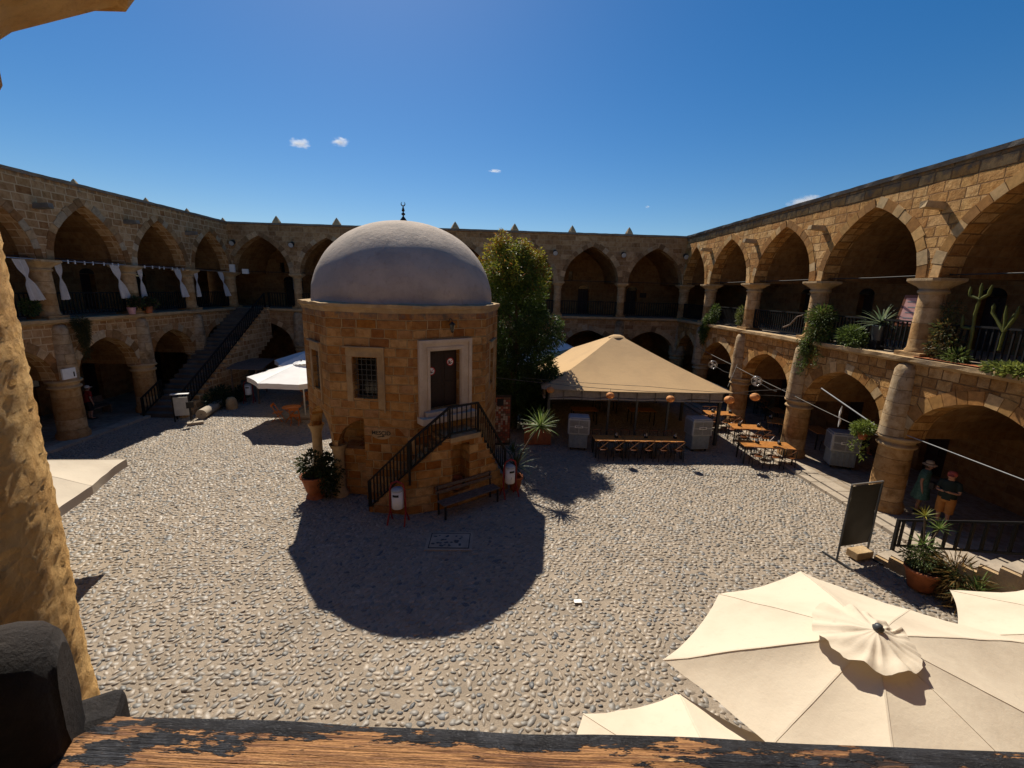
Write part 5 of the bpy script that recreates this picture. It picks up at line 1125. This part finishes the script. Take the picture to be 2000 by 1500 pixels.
# hanging basket at nearest pillar
bush('hanging_basket','hanging basket with trailing green plant on the nearest right pillar',(11.85,13.1,2.45),[((0,0,.12),(.3,.3,.2)),((0,.25,-.05),(.15,.15,.2))],1100,.10,[(.22,.28,.05),(.14,.19,.04)],seed=51,trail=[(0,.25,0,.75,60),(.0,-.15,0,.95,60),(.1,.1,0,.6,50)])
b=MB(); b.lathe([(.09,2.17),(.15,2.42),(.13,2.42)],(11.85,13.1,0),16); tag(b.build('basket_pot',m_terra),'orange hanging pot on the nearest right pillar','pot')
bush('red_flowers','red flowers hanging in the dark third arch of the right arcade',(12.9,17.6,2.2),[((0,0,0),(.25,.25,.3))],300,.1,[(.4,.06,.05),(.5,.3,.25),(.06,.08,.03)],seed=52)
# ---------------------------------------------------------------- near right stair
NS=thing('near_stair','stone steps with rubble side wall rising at the lower right edge','stair')
A0=Vector((10.5,10.0));dv=Vector((.3,-.954)); pv=Vector((-.954,-.3)); n=14
b=MB()
for k in range(n):
    t0=k*.31; z=.16*(k+1); L=.31; q=[A0+dv*t0+pv*-.12,A0+dv*(t0+L+.0)+pv*-.12,A0+dv*(t0+L)+pv*.62,A0+dv*t0+pv*.62]; b.prism([tuple(v) for v in q],max(-.02,z-.5),z)
b.build('steps',m_slab,NS,bevel=.012)
b=MB()
for k in range(n):
    t0=k*.31; z=.16*(k+1)-.03; q=[A0+dv*(t0+.02)+pv*.60,A0+dv*(t0+.33)+pv*.60,A0+dv*(t0+.33)+pv*.72,A0+dv*(t0+.02)+pv*.72]; b.prism([tuple(v) for v in q],-.02,z)
b.build('side_wall',m_trim,NS)
T=railing('black wooden railing with vertical bars climbing the near right stone steps',[tuple(A0),tuple(A0+dv*4.0)],[.0,2.07],1.02,.235,bw=.05,low=.3,wpost=.07)
# signboard
T=thing('banner_frame','tall free standing black banner board in a thin metal frame','sign board',(9.28,9.82,0),R(13))
for x in(-.5,.5): b=MB(); b.bar((x,0,.05),(x,0,2.12),.035); b.build('post',m_dgrey,T); b=MB(); b.bar((x,-.4,.03),(x,.4,.03),.04); b.build('foot',m_dgrey,T)
b=MB(); b.bar((-.52,0,2.13),(.52,0,2.13),.035); b.build('top_bar',m_steel,T); b=MB()
for i in range(12):
    for j in range(14):
        def bp(i,j): x=-.47+.94*i/12; z=.42+1.66*j/14; return (x,.02*noise.noise(Vector((x*3,z*3,1))),z)
        b.face([bp(i,j),bp(i+1,j),bp(i+1,j+1),bp(i,j+1)],sm=True)
b.build('banner',simple('black_banner',(.022,.022,.02),.55,var=.3,sc_=2),T,weld=True); b=MB(); b.box((.25,.0,.14),(.55,.3,.2)); b.build('weight_block',m_trim,T,bevel=.02)
cable('floor_cable','thin cable looping on the ground beside the banner board',[(9.9,9.7,.05),(10.1,9.5,.05),(10.3,9.75,.05),(10.45,9.95,.12)],.012)
# plants at the near stair
bush('big_potted_plant','bushy fern like plant in a terracotta pot at the near stair side wall',(9.95,8.65,.55),[((0,.1,.2),(.38,.38,.22)),((.15,.1,.45),(.16,.2,.22)),((.3,-.25,.1),(.28,.32,.22))],2600,.07,[(.10,.14,.05),(.07,.10,.035),(.16,.17,.05)],pot=(.33,.5),seed=61)
bush('dry_grass','dry brown trailing stems between the pot and the spiky yuccas',(10.25,8.25,.1),[((0,0,.5),(.3,.5,.5)),((0,-.3,.2),(.3,.5,.3))],900,.3,[(.22,.13,.04),(.15,.1,.03)],seed=62,asp=.08,droop=.6)
T=thing('pot_yucca','yellow green yucca stems with two small heads rising from the terracotta pot','plant',(9.95,8.8,.6)); b=MB(); b.tube([(0,0,0),(.05,.05,.6),(-.02,.1,1.15)],.016,6); b.tube([(.05,0,0),(.15,.0,.5),(.35,.05,.85)],.016,6); b.build('stems',m_bark,T); b=MB(); rosette(b,(-.02,.1,1.15),26,.3,.03,[(.35,.3,.04),(.22,.24,.05)],(.1,1.7),.3,71); rosette(b,(.35,.05,.85),26,.32,.03,YUC,(.1,1.7),.3,72); rosette(b,(.05,.05,.45),20,.4,.04,YUC,(.1,1.7),.3,73); b.build('leaf_heads',m_leaf,T)
for i,(x,y,L,l) in enumerate(((10.35,7.85,.62,'spiky yucca at the foot of the near stair, left one'),(10.95,7.35,.72,'spiky yucca at the foot of the near stair, right one'))):
    T=thing('spiky_yucca',l,'plant',(x,y,0),group='spiky yuccas at the near stair'); b=MB(); rosette(b,(0,0,.55),60,L,.06,[(.12,.18,.05),(.2,.25,.08),(.08,.12,.04)],(.05,1.9),.4,80+i); b.build('leaves',m_leaf,T); b=MB(); b.tube([(0,0,0),(.02,0,.3),(0,0,.6)],.05,8); b.build('trunk',m_bark,T)
# ---------------------------------------------------------------- people
def person(label,loc,rz,h=1.68,cloth=None,legs=None,kind='man',hat=None,arms='down',skin=m_skin,bend=0,shoe=m_iron,seated=False):
    T=thing('person',label,'person',loc,R(rz)); s=h/1.7
    J={'pel':(0,0,.93),'sp':(0,-.0,1.12),'ch':(0,-.02-bend*.5,1.34),'nk':(0,-.02-bend*.8,1.46),'hd':(0,-.05-bend,1.57),'tp':(0,-.03-bend,1.68)}
    V=[];E=[];RD=[]
    def add(p,r,par=None):
        V.append(tuple(c*s for c in p)); RD.append(r*s); 
        if par is not None: E.append((par,len(V)-1))
        return len(V)-1
    pe=add(J['pel'],.135); sp_=add(J['sp'],.12,pe); ch=add(J['ch'],.135,sp_); nk=add(J['nk'],.055,ch); hd=add(J['hd'],.085,nk); tp=add(J['tp'],.07,hd)
    for sx in(-1,1):
        hip=add((sx*.09,0,.86),.095,pe)
        if seated: kn=add((sx*.11,-.42,.84),.065,hip); an=add((sx*.11,-.45,.45),.042,kn); ft=add((sx*.11,-.6,.42),.04,an)
        else: kn=add((sx*.10,-.02,.48),.06,hip); an=add((sx*.10,.02,.09),.038,kn); ft=add((sx*.12,-.13,.04),.036,an)
        sh=add((sx*.175,J['ch'][1],1.38),.058,ch)
        if arms=='read' or (arms=='phone'): el=add((sx*.24,J['ch'][1]-.05,1.12),.042,sh); wr=add((sx*.10,J['ch'][1]-.28,1.17),.03,el); hn=add((sx*.06,J['ch'][1]-.36,1.2),.034,wr)
        else: el=add((sx*.24,.02,1.1),.042,sh); wr=add((sx*.26,-.04,.86),.028,el); hn=add((sx*.26,-.06,.78),.034,wr)
        base=len(V)-1; d=(Vector(V[hn])-Vector(V[wr])).normalized()
        side=d.cross(Vector((0,1,.2))).normalized()
        for f in range(4):
            p=Vector(V[hn])/s+side*(.018*(f-1.5)); q=p+d*(.05+.01*(f in(1,2)))+Vector((0,0,-.008)); k=add(tuple(p+d*.02),.009,hn); add(tuple(q),.007,k)
        p=Vector(V[hn])/s+Vector((-sx*.03,-.01,0)); k=add(tuple(p),.01,hn); add(tuple(p+d*.03+Vector((-sx*.012,0,0))),.008,k)
    me=bpy.data.meshes.new('body'); me.from_pydata(V,E,[]); o=bpy.data.objects.new('body',me); col.objects.link(o); o.parent=T
    m=o.modifiers.new('skin','SKIN'); m.use_smooth_shade=True
    for i,sv in enumerate(me.skin_vertices[0].data): sv.radius=(RD[i],RD[i]*(.75 if i in(0,1,2) else 1)); sv.use_root=(i==0)
    sb=o.modifiers.new('sub','SUBSURF'); sb.levels=1; sb.render_levels=1; me.materials.append(skin)
    def sec(rows,name,mat):
        b=MB(); n=20; vs=[]
        for (x,y,z,rx,ry) in rows:
            for k in range(n):
                a=2*pi*k/n; w_=1+.03*math.sin(k*3.1+z*9); vs.append((s*(x+rx*w_*math.cos(a)),s*(y+ry*w_*math.sin(a)),s*z))
        b.idx(vs,[(i*n+k,(i+1)*n+k,(i+1)*n+(k+1)%n,i*n+(k+1)%n) for i in range(len(rows)-1) for k in range(n)],sm=True); b.build(name,mat,T)
    cy=J['ch'][1]
    if kind=='dress':
        sec([(0,cy-.01,1.47,.07,.06),(0,cy,1.43,.16,.11),(0,cy,1.36,.20,.135),(0,0,1.2,.185,.14),(0,0,1.05,.19,.15),(0,0,.85,.24,.19),(0,0,.6,.29,.22),(0,0,.5,.30,.23)],'dress',cloth)
    else:
        sec([(0,cy-.01,1.47,.065,.06),(0,cy,1.43,.16,.11),(0,cy,1.36,.205,.14),(0,-.01,1.2,.19,.15),(0,0,1.0,.195,.155),(0,0,.88,.2,.16)],'shirt',cloth)
        if not seated:
            for sx in(-1,1): sec([(sx*.08,0,.93,.125,.14),(sx*.095,0,.8,.115,.13),(sx*.1,-.01,.6,.105,.115),(sx*.1,-.01,.46,.1,.11)],'shorts',legs)
            sec([(0,0,.98,.17,.14),(0,0,.85,.19,.155),(0,0,.8,.16,.13)],'shorts_top',legs)
        else: 
            for sx in(-1,1): b=MB(); b.tube([(sx*.09*s,0,.88*s),(sx*.11*s,-.44*s,.86*s)],.09*s,10); b.build('trousers',legs,T)
    for sx in(-1,1):
        b=MB(); sh=Vector((sx*.17,cy,1.39))*s; el=Vector((sx*.235,cy*.6,1.2))*s if arms=='down' else Vector((sx*.225,cy-.03,1.2))*s; b.tube([sh-Vector((sx*.05,0,-.0)),sh,el],[.075*s,.078*s,.07*s],10); b.build('sleeve',cloth,T)
        b=MB(); b.box((sx*.12*s,-.07*s,.03),(.1,.27,.06)); b.build('shoe',shoe,T,bevel=.02) if not seated else None
    hx,hy,hz=[c*s for c in J['hd']]
    # head with face
    b=MB(); b.ball((hx,hy,hz+.02*s),.105*s,16,12,sx=.78,sy=.95,sz=1.15); hd_=b.build('head',skin,T)
    b=MB(); b.tube([(hx,hy-.098*s,hz+.05*s),(hx,hy-.125*s,hz+.0*s)],[.010*s,.016*s],6); b.build('nose',skin,hd_)
    for sx in(-1,1):
        b=MB(); b.ball((hx+sx*.033*s,hy-.088*s,hz+.045*s),.011*s,8,5); b.build('eye',m_ink,hd_); b=MB(); b.ball((hx+sx*.083*s,hy,hz+.02*s),.025*s,8,5,sx=.4); b.build('ear',skin,hd_)
    b=MB(); b.tube([(hx-.025*s,hy-.098*s,hz-.045*s),(hx+.025*s,hy-.098*s,hz-.045*s)],.006*s,5); b.build('mouth',m_redi,hd_)
    b=MB(); b.lathe([(.087*s,-.05*s),(.1*s,.02*s),(.098*s,.07*s),(.07*s,.125*s),(.001,.15*s)],(hx,hy+.018*s,hz),16,sx=.88); b.build('hair',m_bark,T)
    if hat=='brim':
        b=MB(); b.lathe([(.185*s,.05*s),(.18*s,.06*s),(.11*s,.075*s),(.108*s,.13*s),(.09*s,.175*s),(.001,.185*s)],(hx,hy,hz+.01),24); ho=b.build('sun_hat',m_cream,T); b=MB(); b.lathe([(.114*s,.075*s),(.113*s,.105*s)],(hx,hy,hz+.01),24); b.build('hat_band',m_oldwood,ho)
    if hat in('red','white'):
        mt=simple('cap_'+hat,(.55,.12,.08) if hat=='red' else (.7,.68,.66),.8); b=MB(); b.lathe([(.108*s,.04*s),(.11*s,.09*s),(.085*s,.145*s),(.001,.17*s)],(hx,hy+.01*s,hz),18); b.box((hx,hy-.13*s,hz+.05*s),(.14*s,.12*s,.012)); b.build('cap',mt,T)
    return T
m_teal=simple('teal_print_dress',(.12,.26,.21),.85,var=.5,sc_=22)
m_dsh=simple('dark_green_shirt',(.018,.03,.024),.85); m_osh=simple('orange_shorts',(.50,.21,.05),.85,var=.25); m_rsh=simple('dark_red_shirt',(.30,.02,.02),.85); m_navy=simple('navy_trousers',(.012,.013,.02),.85)
person('woman in a teal dress and wide straw hat standing by the nearest right pillar',(13.35,12.25,.09),35,1.66,m_teal,None,'dress','brim','down')
pm=person('man in dark shirt, orange shorts and red cap holding a camera bag strap',(13.2,11.35,.09),-60,1.72,m_dsh,m_osh,'man','red','read')
b=MB(); b.box((12.93,11.6,1.28),(.16,.12,.2),Matrix.Rotation(R(30),3,'Z')); tag(b.build('camera',m_iron,bevel=.02),'dark camera held by the man in the red cap','camera')
b=MB(); b.box((13.1,12.62,.92),(.03,.2,.16),jit=.01); tag(b.build('paper_leaflet',m_white2),'white leaflet in the hand of the woman in the teal dress','leaflet')
person('person in a dark red shirt and pale cap standing under the left arcade',(-19.3,20.2,.09),160,1.6,m_rsh,m_navy,'man','white','down')
person('dim seated person in dark clothes inside the nearest left arch',(-20.2,17.6,-.32),90,1.7,m_dsh,m_navy,'man',None,'read',seated=True)
person('dim person in a white shirt seated behind the large air cooler',(15.6,17.5,-.32),60,1.75,simple('white_shirt',(.35,.34,.34),.8),m_navy,'man',None,'read',seated=True)
b=MB(); b.box((-20.35,17.6,.3),(.5,.6,.42)); tag(b.build('dark_stool',m_oldwood,bevel=.02),'dark stool under the seated person in the nearest left arch','stool')
b=MB(); b.box((15.75,17.6,.3),(.5,.5,.42)); tag(b.build('dark_stool',m_oldwood,bevel=.02),'dark stool under the person in white behind the air cooler','stool')
# ---------------------------------------------------------------- roof pinnacles, floodlights, clouds
pin=None
def pinnacle(x,y,z,l,s=1.0):
    global pin
    if pin is None:
        pin=thing('roof_pinnacle',None,'pinnacle',group='conical stone pinnacles on the roof edges'); b=MB(); b.box((0,0,-.6),(.62,.62,1.3)); b.box((0,0,.06),(.85,.85,.08)); b.build('pedestal',m_marble,pin,bevel=.02)
        b=MB(); b.lathe([(.36,.1),(.38,.16),(.34,.3),(.22,.5),(.1,.68),(.02,.78),(.001,.79)],(0,0,0),8,sm=False); b.build('cone',m_trim,pin); c=pin
    else: c=copy_tree(pin)
    c.location=(x,y,z); c['label']=l; c.rotation_euler.z=random.uniform(0,.4); c.scale=(s,s,s)
for i,x in enumerate((-16.1,-11.85,-3.4,.9,5.09,9.27)): pinnacle(x,33.0,10.66,f'small conical stone pinnacle on the far roof, {ORD[i]} from the left',.85)
for i,y in enumerate((23.3,27.69,31.1,34.9)): pinnacle(-21.0,y,10.68,f'small conical stone pinnacle on the left roof, {ORD[i]} from the near side',.85)
for i,(x,y) in enumerate(((-17.2,29.55),(-13.5,29.6),(3.5,29.6),(8.0,29.6),(12.1,29.5))):
    T=thing('floodlight',f'round black floodlight high on the far arcade wall, {ORD[i]} from the left','lamp',(x,y,9.1),group='floodlights on the far wall')
    b=MB(); b.tube([(0,.05,0),(0,-.12,.05),(0,-.34,-.06)],[.05,.13,.17],12); b.build('housing',m_iron,T); b=MB(); b.tube([(0,-.335,-.055),(0,-.36,-.065)],.15,12); b.build('glass',m_cool,T)
m_cloud=bpy.data.materials.new('cloud_vapour'); m_cloud.use_nodes=True; ct=m_cloud.node_tree; ct.nodes.remove(ct.nodes['Principled BSDF'])
def cn_(t,I,**kw):
    x=ct.nodes.new('ShaderNode'+t)
    for k,v in kw.items(): setattr(x,k,v)
    for k,v in I.items():
        if isinstance(v,bpy.types.NodeSocket): ct.links.new(v,x.inputs[k])
        else: x.inputs[k].default_value=v
    return x
tc=cn_('TexCoord',{}).outputs['Object']; oi=cn_('ObjectInfo',{}).outputs['Random']; ln=cn_('VectorMath',{0:tc},operation='LENGTH').outputs['Value']
nz=cn_('TexNoise',{'Vector':tc,'W':cn_('Math',{0:oi,1:40.0},operation='MULTIPLY').outputs[0],'Scale':1.7,'Detail':6.0,'Roughness':.62},noise_dimensions='4D').outputs[0]
dd=cn_('Math',{0:nz,1:2.4,2:-1.0},operation='MULTIPLY_ADD').outputs[0]; dd=cn_('Math',{0:dd,1:ln},operation='SUBTRACT').outputs[0]
dd=cn_('Math',{0:dd,1:1.2,2:.72},operation='MULTIPLY_ADD',use_clamp=True).outputs[0]; dd=cn_('Math',{0:dd,1:.16},operation='MULTIPLY').outputs[0]
vv=cn_('VolumePrincipled',{'Color':(1,1,1,1),'Density':dd,'Anisotropy':.35}); ct.links.new(vv.outputs[0],ct.nodes['Material Output'].inputs['Volume'])
def pxdir(u,v): d=fw+RR*((u-1000)/F)-UU*((v-750)/F); return d.normalized()
for i,(u,v,su,sv,l) in enumerate(((585,280,26,9,'small thin white cloud in the upper left sky'),(664,277,21,8,'small bright white cloud right of the first one'),(968,334,20,3,'tiny flat white cloud over the pavilion tree'),(1578,398,46,14,'white puffy cloud rising just behind the right arcade roof'),(1265,404,7,3,'tiny white cloud low over the far roof'))):
    d=pxdir(u,v); D=900; c=d*D+Vector((0,0,6.6)); k=D/F; b=MB(); b.ball((0,0,0),1,20,12)
    o=b.build('cloud',m_cloud); o.location=c; o.scale=(su*k*.75,su*k*.4,sv*k*1.0); tag(o,l,'cloud',kind='structure')
# antenna loop on right parapet
b=MB(); b.tube([(12.5,10.7,10.4),(12.5,10.6,10.55),(12.5,10.35,10.62),(12.5,10.1,10.5)],.03,6); tag(b.build('roof_cable_loop',m_iron),'small dark bent pipe standing on the right parapet','pipe')
